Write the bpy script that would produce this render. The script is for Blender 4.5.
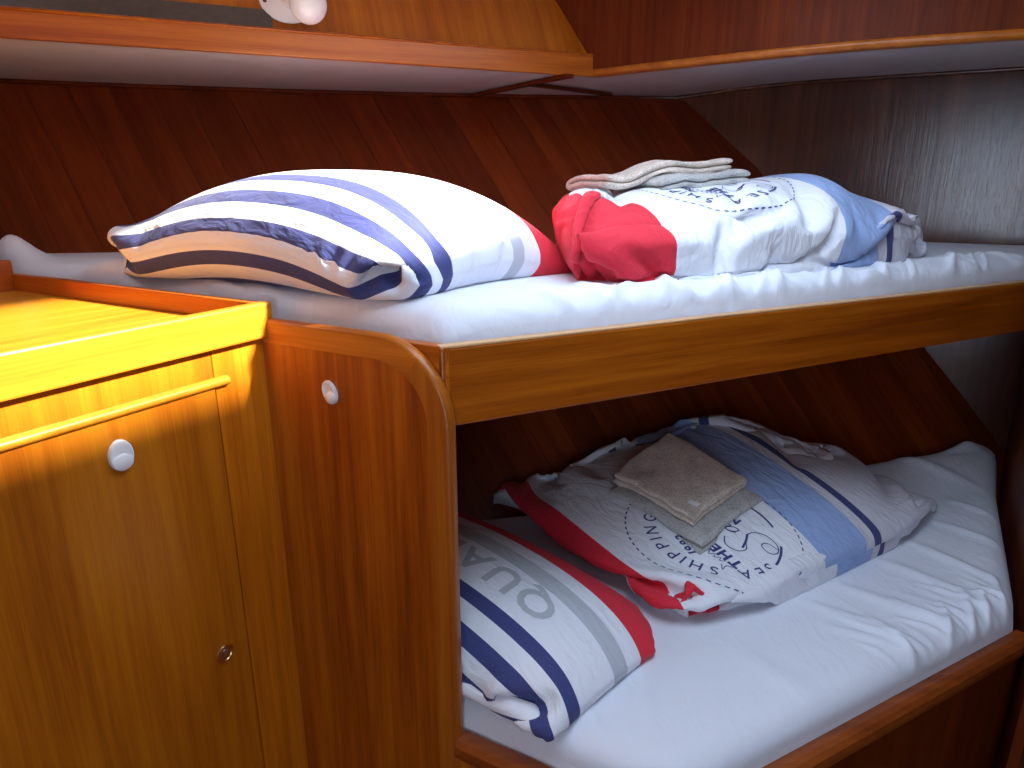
import bpy, bmesh, math, random
import numpy as np
from mathutils import Vector, Matrix

# ------------------------------------------------------------------ camera / light set-up
for o in list(bpy.data.objects):
    bpy.data.objects.remove(o)
scn = bpy.context.scene
COL = scn.collection
CAMZ = 1.45
FPX = 680.0
TILT = math.atan(203.0 / FPX)

cam = bpy.data.cameras.new('camera')
cam.sensor_width = 36.0
cam.lens = 36.0 * FPX / 1024.0
cam.clip_start = 0.02
camo = bpy.data.objects.new('camera', cam)
COL.objects.link(camo)
camo.location = (0, 0, CAMZ)
camo.rotation_euler = (math.pi / 2 - TILT, 0, 0)
scn.camera = camo

scn.view_settings.view_transform = 'Standard'
scn.view_settings.look = 'None'
scn.view_settings.gamma = 1.0
scn.view_settings.use_curve_mapping = False
scn.view_settings.exposure = 0.15

world = bpy.data.worlds.new('world')
scn.world = world
world.use_nodes = True
wn = world.node_tree
bg = wn.nodes['Background']
bg.inputs['Color'].default_value = (0.64, 0.79, 1.0, 1)
bg.inputs['Strength'].default_value = 5.4

# boat axes: forward and starboard in plan
FWD = Vector((0.4848, 0.8746, 0)); STB = Vector((0.8746, -0.4848, 0))
def boat(f, s, z=0.0):
    return FWD * f + STB * s + Vector((0, 0, z))

SUN_YAW, SUN_ELEV = math.radians(-77), math.radians(38)
sun_dir = Vector((math.sin(SUN_YAW) * math.cos(SUN_ELEV), math.cos(SUN_YAW) * math.cos(SUN_ELEV), -math.sin(SUN_ELEV)))
sl = bpy.data.lights.new('sun', 'SUN')
sl.energy = 23.0
sl.color = (1.0, 0.95, 0.86)
sl.angle = math.radians(4.0)
so = bpy.data.objects.new('sun', sl)
COL.objects.link(so)
so.rotation_euler = sun_dir.to_track_quat('-Z', 'Y').to_euler()
so.location = (1.5, 0.5, 4)

CEIL = 2.0
HATCH_MAIN = (0.46, 1.58, -0.60, 0.17)      # f0, f1, s0, s1
HATCH_GLARE = (0.32, 0.86, -2.30, -1.78)  # unseen second opening, added to reflect sky glare on the left hull
DOOR = (-1.25, 0.26, 0.95, 0.35, 1.84)      # f, s0, s1, z0, z1

def portal(name, c, sx, sy, normal, up):
    l = bpy.data.lights.new(name, 'AREA')
    l.shape = 'RECTANGLE'; l.size = sx; l.size_y = sy
    l.cycles.is_portal = True
    o = bpy.data.objects.new(name, l)
    COL.objects.link(o)
    z = -Vector(normal).normalized(); y = Vector(up).normalized(); x = y.cross(z)
    m = Matrix((x, y, z)).transposed().to_4x4(); m.translation = c
    o.matrix_world = m
for nm, h in (('hatch_portal', HATCH_MAIN), ('glare_hatch_portal', HATCH_GLARE)):
    portal(nm, boat((h[0] + h[1]) / 2, (h[2] + h[3]) / 2, CEIL + 0.055), h[3] - h[2], h[1] - h[0], (0, 0, -1), FWD)
portal('doorway_portal', boat(DOOR[0] - 0.03, (DOOR[1] + DOOR[2]) / 2, (DOOR[3] + DOOR[4]) / 2), DOOR[2] - DOOR[1], DOOR[4] - DOOR[3], FWD, (0, 0, 1))

# ------------------------------------------------------------------ helpers: picture to place
CT, ST = math.cos(TILT), math.sin(TILT)
def ray(px, py):
    a = (px - 512) / FPX; b = (384 - py) / FPX
    return Vector((a, CT + b * ST, -ST + b * CT))
def at(px, py, z):
    d = ray(px, py); t = (z - CAMZ) / d.z
    return Vector((d.x * t, d.y * t, z))
def on_plane(px, py, p, n):
    d = ray(px, py); o = Vector((0, 0, CAMZ))
    t = (Vector(p) - o).dot(n) / d.dot(n)
    return o + d * t
def yawv(deg):
    r = math.radians(deg); return Vector((math.sin(r), math.cos(r), 0))

# ------------------------------------------------------------------ materials
def new_mat(name):
    m = bpy.data.materials.new(name); m.use_nodes = True
    nt = m.node_tree
    return m, nt, nt.nodes['Principled BSDF']
def N(nt, typ, **kw):
    n = nt.nodes.new(typ)
    for k, v in kw.items():
        setattr(n, k, v)
    return n
def ramp(nt, stops, interp='LINEAR'):
    r = N(nt, 'ShaderNodeValToRGB'); cr = r.color_ramp; cr.interpolation = interp
    while len(cr.elements) > 1: cr.elements.remove(cr.elements[-1])
    cr.elements[0].position = stops[0][0]; cr.elements[0].color = (*stops[0][1], 1)
    for p, c in stops[1:]:
        e = cr.elements.new(p); e.color = (*c, 1)
    return r

def wood(name, dark, mid, light, axis='Z', rough=0.34, coat=0.12, bump=0.12, figure=1.0, coat_rough=0.2, spec=0.38):
    m, nt, b = new_mat(name)
    L = nt.links.new
    tc = N(nt, 'ShaderNodeTexCoord'); oi = N(nt, 'ShaderNodeObjectInfo')
    off = N(nt, 'ShaderNodeVectorMath', operation='SCALE'); off.inputs['Scale'].default_value = 37.0
    cmb = N(nt, 'ShaderNodeCombineXYZ')
    for k in range(3): L(oi.outputs['Random'], cmb.inputs[k])
    L(cmb.outputs[0], off.inputs[0])
    add = N(nt, 'ShaderNodeVectorMath', operation='ADD')
    L(tc.outputs['Object'], add.inputs[0]); L(off.outputs[0], add.inputs[1])
    def noise(sc_across, sc_along, detail, dist=0.0, rough_=0.55):
        mp = N(nt, 'ShaderNodeMapping')
        s = [sc_across] * 3; s['XYZ'.index(axis)] = sc_along
        mp.inputs['Scale'].default_value = s
        L(add.outputs[0], mp.inputs['Vector'])
        n = N(nt, 'ShaderNodeTexNoise'); n.inputs['Scale'].default_value = 1.0
        n.inputs['Detail'].default_value = detail; n.inputs['Distortion'].default_value = dist
        n.inputs['Roughness'].default_value = rough_
        L(mp.outputs[0], n.inputs['Vector'])
        return n
    big = noise(9, 0.9, 3, 0.6); mid_n = noise(55, 1.7, 4, 0.3); fine = noise(330, 7.0, 3, 0.0, 0.7)
    mx = N(nt, 'ShaderNodeMath', operation='MULTIPLY_ADD'); mx.inputs[1].default_value = 0.55 * figure
    L(big.outputs['Fac'], mx.inputs[0])
    m2 = N(nt, 'ShaderNodeMath', operation='MULTIPLY'); m2.inputs[1].default_value = 0.45
    L(mid_n.outputs['Fac'], m2.inputs[0]); L(m2.outputs[0], mx.inputs[2])
    m3 = N(nt, 'ShaderNodeMath', operation='MULTIPLY_ADD'); m3.inputs[1].default_value = 0.30
    L(fine.outputs['Fac'], m3.inputs[0]); L(mx.outputs[0], m3.inputs[2])
    c0 = 0.275 * figure + 0.225 + 0.15
    r = ramp(nt, [(c0 - 0.16, dark), (c0, mid), (c0 + 0.15, light)])
    L(m3.outputs[0], r.inputs['Fac'])
    # each board a little lighter or darker of its own
    hv = N(nt, 'ShaderNodeHueSaturation')
    mr = N(nt, 'ShaderNodeMapRange'); mr.inputs['To Min'].default_value = 0.82; mr.inputs['To Max'].default_value = 1.16
    L(oi.outputs['Random'], mr.inputs['Value']); L(mr.outputs[0], hv.inputs['Value'])
    L(r.outputs['Color'], hv.inputs['Color'])
    L(hv.outputs[0], b.inputs['Base Color'])
    b.inputs['Roughness'].default_value = rough
    b.inputs['Specular IOR Level'].default_value = spec
    b.inputs['Coat Weight'].default_value = coat
    b.inputs['Coat Roughness'].default_value = coat_rough
    bp = N(nt, 'ShaderNodeBump'); bp.inputs['Strength'].default_value = bump; bp.inputs['Distance'].default_value = 0.002
    L(m3.outputs[0], bp.inputs['Height']); L(bp.outputs[0], b.inputs['Normal']); L(bp.outputs[0], b.inputs['Coat Normal'])
    return m

def plain(name, col, rough=0.5, metallic=0.0, noise_scale=None, bump=0.0, vary=0.0, coat=0.0, sheen=0.0):
    m, nt, b = new_mat(name)
    L = nt.links.new
    b.inputs['Base Color'].default_value = (*col, 1)
    b.inputs['Roughness'].default_value = rough; b.inputs['Metallic'].default_value = metallic
    b.inputs['Coat Weight'].default_value = coat; b.inputs['Sheen Weight'].default_value = sheen
    if noise_scale:
        tc = N(nt, 'ShaderNodeTexCoord')
        n = N(nt, 'ShaderNodeTexNoise'); n.inputs['Scale'].default_value = noise_scale; n.inputs['Detail'].default_value = 4
        L(tc.outputs['Object'], n.inputs['Vector'])
        if vary:
            a = tuple(max(0, c * (1 - vary)) for c in col); z = tuple(min(1, c * (1 + vary)) for c in col)
            r = ramp(nt, [(0.3, a), (0.7, z)]); L(n.outputs['Fac'], r.inputs['Fac']); L(r.outputs['Color'], b.inputs['Base Color'])
        if bump:
            bp = N(nt, 'ShaderNodeBump'); bp.inputs['Strength'].default_value = bump; bp.inputs['Distance'].default_value = 0.003
            L(n.outputs['Fac'], bp.inputs['Height']); L(bp.outputs[0], b.inputs['Normal'])
    return m

TEAK_D, TEAK_M, TEAK_L = (0.25, 0.046, 0.002), (0.43, 0.098, 0.004), (0.58, 0.165, 0.008)
M_teak_v = wood('teak_vertical_grain', TEAK_D, TEAK_M, TEAK_L, 'Z')
M_teak_h = wood('teak_horizontal_grain', TEAK_D, TEAK_M, TEAK_L, 'X')
M_honey_h = wood('honey_teak_board', (0.46, 0.15, 0.008), (0.60, 0.22, 0.012), (0.68, 0.28, 0.02), 'X', bump=0.06)
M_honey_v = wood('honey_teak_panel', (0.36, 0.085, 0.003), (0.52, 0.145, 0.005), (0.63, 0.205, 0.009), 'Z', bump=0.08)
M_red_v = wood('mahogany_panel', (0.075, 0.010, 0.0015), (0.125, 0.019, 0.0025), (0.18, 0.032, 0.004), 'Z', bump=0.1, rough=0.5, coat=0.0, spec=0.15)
M_hull = wood('mahogany_plank', (0.13, 0.017, 0.003), (0.195, 0.029, 0.004), (0.25, 0.044, 0.006), 'Z', rough=0.30, coat=0.15, bump=0.22)
M_bulk = wood('dark_bulkhead_veneer', (0.050, 0.013, 0.005), (0.090, 0.025, 0.009), (0.135, 0.042, 0.016), 'Z', rough=0.19, coat=0.0, bump=0.4)
M_redtrim = wood('red_teak_trim', (0.30, 0.055, 0.004), (0.42, 0.09, 0.007), (0.52, 0.13, 0.011), 'X', bump=0.05)
M_trim_v = wood('teak_post', (0.28, 0.062, 0.004), (0.42, 0.108, 0.008), (0.53, 0.16, 0.012), 'Z', bump=0.05)
M_trim_h = wood('teak_edge', (0.30, 0.070, 0.004), (0.43, 0.115, 0.008), (0.54, 0.17, 0.012), 'X', bump=0.05)
M_bulk.node_tree.nodes['Principled BSDF'].inputs['Specular IOR Level'].default_value = 0.75
M_rail_shaded = wood('shaded_rail_wood', (0.16, 0.030, 0.005), (0.25, 0.052, 0.008), (0.33, 0.08, 0.012), 'X', bump=0.06)  # lower capping rail: weaker light down there is put into the darker colour
M_dark = plain('dark_backing', (0.02, 0.008, 0.004), 0.7)
M_vinyl = plain('pale_vinyl_lining', (0.60, 0.55, 0.54), 0.7, noise_scale=420, bump=0.25, vary=0.07)
M_ceil = plain('white_headliner', (0.72, 0.68, 0.62), 0.7, noise_scale=300, bump=0.1, vary=0.03)
M_floor = wood('cabin_sole_teak', (0.10, 0.03, 0.008), (0.18, 0.055, 0.012), (0.25, 0.08, 0.02), 'X')
M_white = plain('white_plastic', (0.86, 0.85, 0.85), 0.25, coat=0.4)
M_chrome = plain('brushed_chrome', (0.62, 0.62, 0.64), 0.25, 1.0)
M_brass = plain('brass_ring', (0.72, 0.55, 0.25), 0.28, 1.0)
M_screw = plain('dark_screw', (0.10, 0.10, 0.11), 0.35, 1.0)
M_greystrip = plain('grey_rubber_strip', (0.085, 0.075, 0.07), 0.45, noise_scale=60, vary=0.15)
M_raw = wood('pale_raw_edge', (0.42, 0.20, 0.07), (0.60, 0.34, 0.15), (0.72, 0.45, 0.22), 'X', bump=0.05)
M_alu = plain('hatch_frame_alloy', (0.6, 0.6, 0.62), 0.35, 1.0)

# ------------------------------------------------------------------ object helpers
def link(o, parent=None):
    COL.objects.link(o)
    if parent is not None: o.parent = parent
    return o
def empty(name, loc, label, cat, group=None, rz=0.0):
    o = bpy.data.objects.new(name, None)
    o.empty_display_size = 0.05
    COL.objects.link(o); o.location = loc; o.rotation_euler = (0, 0, rz)
    tag(o, label, cat, group)
    return o
def tag(o, label, cat=None, group=None):
    o['label'] = label
    if cat: o['category'] = cat
    if group: o['group'] = group
    return o
def struct(o, label=None, cat=None):
    o['kind'] = 'structure'
    if label: o['label'] = label
    if cat: o['category'] = cat
    return o
def mesh_obj(name, verts, faces, mat, parent=None, smooth=False, matrix=None):
    me = bpy.data.meshes.new(name)
    me.from_pydata([tuple(v) for v in verts], [], faces)
    me.materials.append(mat)
    if smooth:
        for p in me.polygons: p.use_smooth = True
    me.update()
    o = bpy.data.objects.new(name, me)
    link(o)
    if matrix is not None: o.matrix_world = matrix
    if parent is not None:
        o.parent = parent
        pm = Matrix.Translation(parent.location) @ parent.rotation_euler.to_matrix().to_4x4() if parent.parent is None else WM(parent)
        o.matrix_parent_inverse = pm.inverted()
    return o
def WM(o):
    m = o.matrix_basis.copy()
    if o.parent is not None:
        m = WM(o.parent) @ o.matrix_parent_inverse @ m
    return m
def bm_obj(name, bm, mat, parent=None, smooth=False, matrix=None):
    bmesh.ops.recalc_face_normals(bm, faces=bm.faces)
    me = bpy.data.meshes.new(name); bm.to_mesh(me); bm.free()
    me.materials.append(mat)
    if smooth:
        for p in me.polygons: p.use_smooth = True
        me.set_sharp_from_angle(angle=math.radians(48))
    o = bpy.data.objects.new(name, me); link(o)
    if matrix is not None: o.matrix_world = matrix
    if parent is not None:
        o.parent = parent; o.matrix_parent_inverse = WM(parent).inverted()
    return o
def frame(o, x, z=(0, 0, 1)):
    x = Vector(x).normalized(); z = Vector(z).normalized(); y = z.cross(x).normalized(); z = x.cross(y)
    m = Matrix((x, y, z)).transposed().to_4x4(); m.translation = Vector(o)
    return m
def box_bm(x0, x1, y0, y1, z0, z1, bevel=0.0, seg=2):
    bm = bmesh.new()
    vs = [bm.verts.new((x, y, z)) for x in (x0, x1) for y in (y0, y1) for z in (z0, z1)]
    for f in ((0, 1, 3, 2), (4, 6, 7, 5), (0, 4, 5, 1), (2, 3, 7, 6), (0, 2, 6, 4), (1, 5, 7, 3)):
        bm.faces.new([vs[i] for i in f])
    if bevel:
        bmesh.ops.bevel(bm, geom=bm.edges[:], offset=bevel, segments=seg, profile=0.5, affect='EDGES')
    return bm
def board(name, p0, p1, z0, z1, t0, t1, mat, parent=None, bevel=0.002, seg=2):
    """board standing between plan points p0 and p1; t0..t1 is its thickness to the left of p0->p1"""
    p0 = Vector((p0[0], p0[1], 0)); p1 = Vector((p1[0], p1[1], 0)); L = (p1 - p0).length
    bm = box_bm(0, L, t0, t1, 0, z1 - z0, bevel, seg)
    return bm_obj(name, bm, mat, parent, matrix=frame((p0.x, p0.y, z0), p1 - p0))
def slab(name, pts, z0, z1, mat, parent=None, xdir=(1, 0, 0)):
    o = Vector((pts[0][0], pts[0][1], z0)); m = frame(o, xdir); inv = m.inverted()
    bm = bmesh.new()
    lo = [bm.verts.new(inv @ Vector((p[0], p[1], z0))) for p in pts]
    hi = [bm.verts.new(inv @ Vector((p[0], p[1], z1))) for p in pts]
    bm.faces.new(lo[::-1]); bm.faces.new(hi)
    n = len(pts)
    for i in range(n): bm.faces.new((lo[i], lo[(i + 1) % n], hi[(i + 1) % n], hi[i]))
    return bm_obj(name, bm, mat, parent, matrix=m)
def sweep(name, path, prof, mat, parent=None, up=(0, 0, 1), closed_prof=True, smooth=True, matrix=None):
    """prof points (side, up) swept along path; side = tangent x up"""
    path = [Vector(p) for p in path]; up = Vector(up); rings = []
    for i, p in enumerate(path):
        if i == 0: t = path[1] - p
        elif i == len(path) - 1: t = p - path[i - 1]
        else: t = (path[i + 1] - p).normalized() + (p - path[i - 1]).normalized()
        t.normalize(); s = t.cross(up).normalized(); u = s.cross(t).normalized()
        k = 1.0
        if 0 < i < len(path) - 1:
            c = t.dot((path[i + 1] - p).normalized()); k = 1 / max(0.5, c)
        rings.append([p + s * a * k + u * b for a, b in prof])
    bm = bmesh.new()
    R = [[bm.verts.new(v) for v in r] for r in rings]
    n = len(prof)
    for i in range(len(R) - 1):
        for j in range(n if closed_prof else n - 1):
            bm.faces.new((R[i][j], R[i][(j + 1) % n], R[i + 1][(j + 1) % n], R[i + 1][j]))
    if closed_prof:
        bm.faces.new(R[0][::-1]); bm.faces.new(R[-1])
    return bm_obj(name, bm, mat, parent, smooth=smooth, matrix=matrix)
def circ(r, n=12, sx=1.0, sy=1.0, cx=0, cy=0):
    return [(cx + r * sx * math.cos(2 * math.pi * k / n), cy + r * sy * math.sin(2 * math.pi * k / n)) for k in range(n)]
def lathe(name, prof, mat, parent, matrix, n=32, sx=1.0, sy=1.0):
    """prof (radius, height) about local z"""
    bm = bmesh.new(); R = []
    for r, h in prof:
        if r < 1e-6: R.append([bm.verts.new((0, 0, h))])
        else: R.append([bm.verts.new((r * sx * math.cos(2 * math.pi * k / n), r * sy * math.sin(2 * math.pi * k / n), h)) for k in range(n)])
    for a, b in zip(R, R[1:]):
        for k in range(n):
            k2 = (k + 1) % n
            if len(a) == 1 and len(b) == 1: continue
            if len(a) == 1: bm.faces.new((a[0], b[k], b[k2]))
            elif len(b) == 1: bm.faces.new((a[k], a[k2], b[0]))
            else: bm.faces.new((a[k], a[k2], b[k2], b[k]))
    return bm_obj(name, bm, mat, parent, smooth=True, matrix=matrix)

# ------------------------------------------------------------------ plan of the cabin
Q = Vector((-0.10, 1.00, 0))                      # bunk post, room side
U63 = yawv(63.2); N63 = Vector((-U63.y, U63.x, 0))
U79 = yawv(79.0); N79 = Vector((-U79.y, U79.x, 0))
U68 = yawv(68.0); N68 = Vector((-U68.y, U68.x, 0))
PORT = -STB
E = Vector((1.655, 2.123, 0))                     # corner of the forward bulkhead and the starboard one
WSB = yawv(31.3)
def hull_n(t, z):
    zr = z - CAMZ
    return 1.76 + 0.62 * (zr + 0.9) + max(0.0, (zr + 0.9) / 1.19) * (0.10 - 0.07 * (t - 0.1) ** 2)
def hull_pt(t, z, off=0.0):
    v = U79 * t + N79 * (hull_n(t, z) + off); return Vector((v.x, v.y, z))
def hull_end_k(z):
    lo, hi = -0.6, 1.8
    for _ in range(40):
        k = (lo + hi) / 2; p = E + PORT * k
        if p.dot(N79) < hull_n(p.dot(U79), z): lo = k
        else: hi = k
    return lo
Z_UR0, Z_UR1 = 1.071, 1.204        # upper rail
Z_UM = 1.262                       # upper mattress top
Z_LR = 0.482                       # lower rail top
Z_LM = 0.552                       # lower mattress top
Z_LOCK = 1.744                     # underside of the overhead lockers

# --- floor, ceiling, walls
fl = slab('floor', [boat(-1.3, -3.0), boat(-1.3, 2.2), boat(3.2, 2.2), boat(3.2, -3.0)], -0.03, 0.0, M_floor, xdir=FWD)
struct(fl, 'dark teak cabin sole below the bunks', 'floor')

def ceiling():
    fs = sorted({-1.3, 3.2, HATCH_MAIN[0], HATCH_MAIN[1], HATCH_GLARE[0], HATCH_GLARE[1]})
    ss = sorted({-3.0, 2.2, HATCH_MAIN[2], HATCH_MAIN[3], HATCH_GLARE[2], HATCH_GLARE[3]})
    bm = bmesh.new()
    for i in range(len(fs) - 1):
        for j in range(len(ss) - 1):
            cf, cs = (fs[i] + fs[i + 1]) / 2, (ss[j] + ss[j + 1]) / 2
            if any(h[0] < cf < h[1] and h[2] < cs < h[3] for h in (HATCH_MAIN, HATCH_GLARE)): continue
            b2 = bmesh.new()
            q = [boat(fs[i], ss[j]), boat(fs[i], ss[j + 1]), boat(fs[i + 1], ss[j + 1]), boat(fs[i + 1], ss[j])]
            for zz, rev in ((CEIL, 0), (CEIL + 0.05, 1)):
                vs = [bm.verts.new((p.x, p.y, zz)) for p in q]
                bm.faces.new(vs[::-1] if rev else vs)
            b2.free()
    for h in (HATCH_MAIN, HATCH_GLARE):
        q = [boat(h[0], h[2]), boat(h[0], h[3]), boat(h[1], h[3]), boat(h[1], h[2])]
        for i in range(4):
            a, b = q[i], q[(i + 1) % 4]
            bm.faces.new([bm.verts.new(v) for v in ((a.x, a.y, CEIL), (b.x, b.y, CEIL), (b.x, b.y, CEIL + 0.05), (a.x, a.y, CEIL + 0.05))])
    bmesh.ops.remove_doubles(bm, verts=bm.verts[:], dist=1e-5)
    return bm_obj('ceiling', bm, M_ceil)
ce = struct(ceiling(), 'white headliner with an open deck hatch and an added glare hatch', 'ceiling')
for h, nm in ((HATCH_MAIN, 'main'), (HATCH_GLARE, 'side')):
    q = [boat(h[0], h[2], CEIL - 0.004), boat(h[0], h[3], CEIL - 0.004), boat(h[1], h[3], CEIL - 0.004), boat(h[1], h[2], CEIL - 0.004)]
    fr = sweep('hatch_frame', q + [q[0]], [(-0.02, -0.008), (0.03, -0.008), (0.03, 0.008), (-0.02, 0.008)], M_alu, ce, smooth=False)

# hull side: dark backing with a lining of raked planks
def hull():
    ts = np.linspace(-3.4, 2.5, 30); zs = np.linspace(0.0, CEIL, 9)
    verts = [hull_pt(t, z, 0.014) for z in zs for t in ts]
    n = len(ts)
    faces = [(j * n + i, j * n + i + 1, (j + 1) * n + i + 1, (j + 1) * n + i) for j in range(len(zs) - 1) for i in range(n - 1)]
    w = mesh_obj('wall_back', verts, faces, M_dark)
    struct(w, 'raked hull side lined with dark mahogany planks behind both bunks', 'wall')
    rnd = random.Random(4)
    t = -3.1; SK = 0.52
    while t < 3.3:
        wd = rnd.choice((0.10, 0.11, 0.12, 0.13))
        z0 = 0.0; z1 = CEIL
        proud = rnd.uniform(-0.0005, 0.0005)
        rows = 9; vs = []
        tm = t + wd / 2
        base = hull_pt(tm - SK * 0, 1.0)
        up = (hull_pt(tm - SK * 0.5, 1.5) - hull_pt(tm + SK * 0.5, 0.5)).normalized()
        x = (U79 - up * U79.dot(up)).normalized()
        m = frame(base, x, up); inv = m.inverted()
        ok = True; rows_v = []
        for k in range(rows):
            z = z0 + (z1 - z0) * k / (rows - 1)
            sh = -SK * (z - 1.0)
            ta, tb = t + 0.0002 + sh, t + wd - 0.0002 + sh
            # stop the plank at the forward bulkhead
            kk = hull_end_k(z) - 0.004
            tmax = (E + PORT * kk).dot(U79)
            if ta > tmax: ta = tmax
            if tb > tmax: tb = tmax
            rows_v.append([hull_pt(ta, z, 0.002), hull_pt(ta + min(.0007, (tb - ta) * .3), z, proud), hull_pt(tb - min(.0007, (tb - ta) * .3), z, proud), hull_pt(tb, z, 0.002), tb - ta])
        rows_v = [r for r in rows_v if r[4] > 0.002] if any(r[4] <= 0.002 for r in rows_v) else rows_v
        t += wd
        if len(rows_v) < 2: continue
        vs = [inv @ v for r in rows_v for v in r[:4]]
        fs = [(4 * k + j, 4 * k + j + 1, 4 * k + j + 5, 4 * k + j + 4) for k in range(len(rows_v) - 1) for j in range(3)]
        o = mesh_obj('plank', vs, fs, M_hull, w, matrix=m)
hull()

# forward bulkhead
kk_top = hull_end_k(CEIL) + 0.05
a = E + PORT * kk_top; b = E
bw = board('wall_forward', b + STB * 1.5, a, 0, CEIL, -0.02, 0.0, M_bulk, bevel=0)
struct(bw, 'dark veneered forward bulkhead at the foot of the bunks', 'wall')
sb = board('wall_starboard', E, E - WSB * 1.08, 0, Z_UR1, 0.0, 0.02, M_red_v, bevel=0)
struct(sb, 'dark wood bulkhead at the right end of the lower bunk', 'wall')
aw_p0 = boat(DOOR[0], -3.0); aw_p1 = boat(DOOR[0], 2.2)
def aft():
    m = frame(boat(DOOR[0], -3.0, 0), STB)
    bm = bmesh.new()
    W = 5.2; d0 = DOOR[1] + 3.0; d1 = DOOR[2] + 3.0
    for x0, x1, z0, z1 in ((0, d0, 0, CEIL), (d1, W, 0, CEIL), (d0, d1, 0, DOOR[3]), (d0, d1, DOOR[4], CEIL)):
        b2 = box_bm(x0, x1, -0.02, 0, z0, z1)
        me = bpy.data.meshes.new('t'); b2.to_mesh(me); b2.free(); bm.from_mesh(me); bpy.data.meshes.remove(me)
    return bm_obj('wall_aft', bm, M_honey_v, matrix=m)
struct(aft(), 'honey teak aft bulkhead with an open doorway', 'wall')
wp = board('wall_port', boat(-1.3, -2.9), boat(0.9, -2.9), 0, CEIL, 0, 0.02, M_honey_v, bevel=0)
struct(wp, 'honey teak panel at the left side of the cabin', 'wall')
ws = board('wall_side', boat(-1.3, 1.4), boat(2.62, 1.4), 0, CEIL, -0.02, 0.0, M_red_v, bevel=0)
struct(ws, 'dark wood panel at the right side of the cabin', 'wall')

# ------------------------------------------------------------------ overhead lockers
L0 = Vector((-1.10, 1.60, 0)); L1 = Vector((0.2507, 2.181, 0))
L0x = L0 - (L1 - L0).normalized() * 0.9
LU = (L1 - L0).normalized(); LN = Vector((-LU.y, LU.x, 0))
lock = empty('overhead_locker', (L0.x, L0.y, Z_LOCK), 'orange teak locker above the upper bunk with a white round knob', 'locker')
# bottom trim board
board('trim_board', L0x, L1, Z_LOCK, Z_LOCK + 0.056, 0.0, 0.018, M_teak_h, lock, bevel=0.003)
sweep('trim_cap', [Vector((p.x, p.y, Z_LOCK + 0.058)) for p in (L0x, L1 - LU * 0.004)], circ(0.006, 10, 1.4, 0.8, -0.006, 0), M_teak_h, lock)
# raked front
LEAN = 0.62
zt0, zt1 = Z_LOCK + 0.056, CEIL
f0 = L0x + LN * 0.012; f1 = L1 + LN * 0.012
upv = (LN * LEAN + Vector((0, 0, 1))).normalized()
hgt = (zt1 - zt0) / upv.z
FRM = frame((f0.x, f0.y, zt0), LU, upv)
lenF = (f1 - f0).length
# the front meets the other locker along a raked line
kk = 0.1674 / 0.225
def right_corner(z):      # offset along the other locker's face
    dz = z - Z_LOCK
    v = L1 + yawv(-55) * (kk * dz); return Vector((v.x, v.y, z))
inv = FRM.inverted()
pa, pb = right_corner(zt0), right_corner(zt1)
v0 = inv @ pa; v1 = inv @ pb
bm = bmesh.new()
vs = [bm.verts.new(p) for p in ((0, 0, 0), (v0.x, 0, 0), (v1.x, 0, hgt), (0, 0, hgt))]
bm.faces.new(vs)
ret = bmesh.ops.extrude_face_region(bm, geom=bm.faces[:])
for v in [g for g in ret['geom'] if isinstance(g, bmesh.types.BMVert)]: v.co.y += 0.012
bm_obj('front_panel', bm, M_honey_v, lock, matrix=FRM)
# underside lining reaching back to the hull
def under_left():
    n = 14; vs = []; fs = []
    for i in range(n):
        t = i / (n - 1); p = L0x.lerp(L1, t) + LN * 0.002
        # back edge on the hull, straight behind the front
        lo, hi = 0.0, 2.0
        for _ in range(30):
            mid = (lo + hi) / 2; q = p + LN * mid
            if q.dot(N79) < hull_n(q.dot(U79), Z_LOCK): lo = mid
            else: hi = mid
        q = p + LN * (lo + 0.004)
        vs += [(p.x, p.y, Z_LOCK + 0.004), (q.x, q.y, Z_LOCK + 0.004)]
    fs = [(2 * i, 2 * i + 2, 2 * i + 3, 2 * i + 1) for i in range(n - 1)]
    return mesh_obj('underside_lining', vs, fs, M_vinyl, lock)
under_left()
# dark cove along the hull
cove = [hull_pt(t, Z_LOCK - 0.002, -0.004) for t in np.linspace(-2.6, 0.95, 18)]
sweep('cove_strip', cove, circ(0.007, 8), M_red_v, lock)
# grey strip above the trim ending at the knob
def on_front(px, py, off=0.0):
    n = FRM.to_3x3() @ Vector((0, -1, 0))
    return on_plane(px, py, Vector((f0.x, f0.y, zt0)) + n * off, n)
g0 = inv @ on_front(8, -6); g1 = inv @ on_front(272, 22)
gs = box_bm(g0.x - 0.5, g1.x, -0.004, 0, 0.001, 0.060, 0.001)
bm_obj('rubber_strip', gs, M_greystrip, lock, matrix=FRM)
# white knob: screwed flange and ball
nF = FRM.to_3x3() @ Vector((0, -1, 0))
kc = on_front(286, 3)
KM = frame(kc, LU, nF)
kb = lathe('knob_flange', [(0.0, 0.0), (0.062, 0.0), (0.064, 0.003), (0.060, 0.008), (0.042, 0.012), (0.030, 0.020), (0.0, 0.022)], M_white, lock, KM)
tag(kb, 'white round flange with dark screws')
bc = on_plane(308, 4, kc + nF * 0.075, nF)
ax = (bc - kc).normalized()
sweep('knob_neck', [kc + nF * 0.012, kc + ax * 0.03 + nF * 0.01, bc - ax * 0.02], circ(0.022, 16), M_white, kb)
bk = lathe('knob_ball', [(0.0, -0.040)] + [(0.0445 * math.cos(a_), 0.040 * math.sin(a_)) for a_ in np.linspace(-1.35, 1.35, 13)] + [(0.0, 0.0405)], M_white, kb, frame(bc, LU, ax))
tag(bk, 'glossy white ball knob')
for ang in (-62, -170, 60, 150):
    c = KM @ Vector((0.052 * math.cos(math.radians(ang)), 0.052 * math.sin(math.radians(ang)), 0.0095))
    lathe('screw', [(0.0, 0.0), (0.005, 0.0), (0.0045, 0.0018), (0.0, 0.002)], M_screw, kb, frame(c, LU, nF), n=12)

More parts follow.
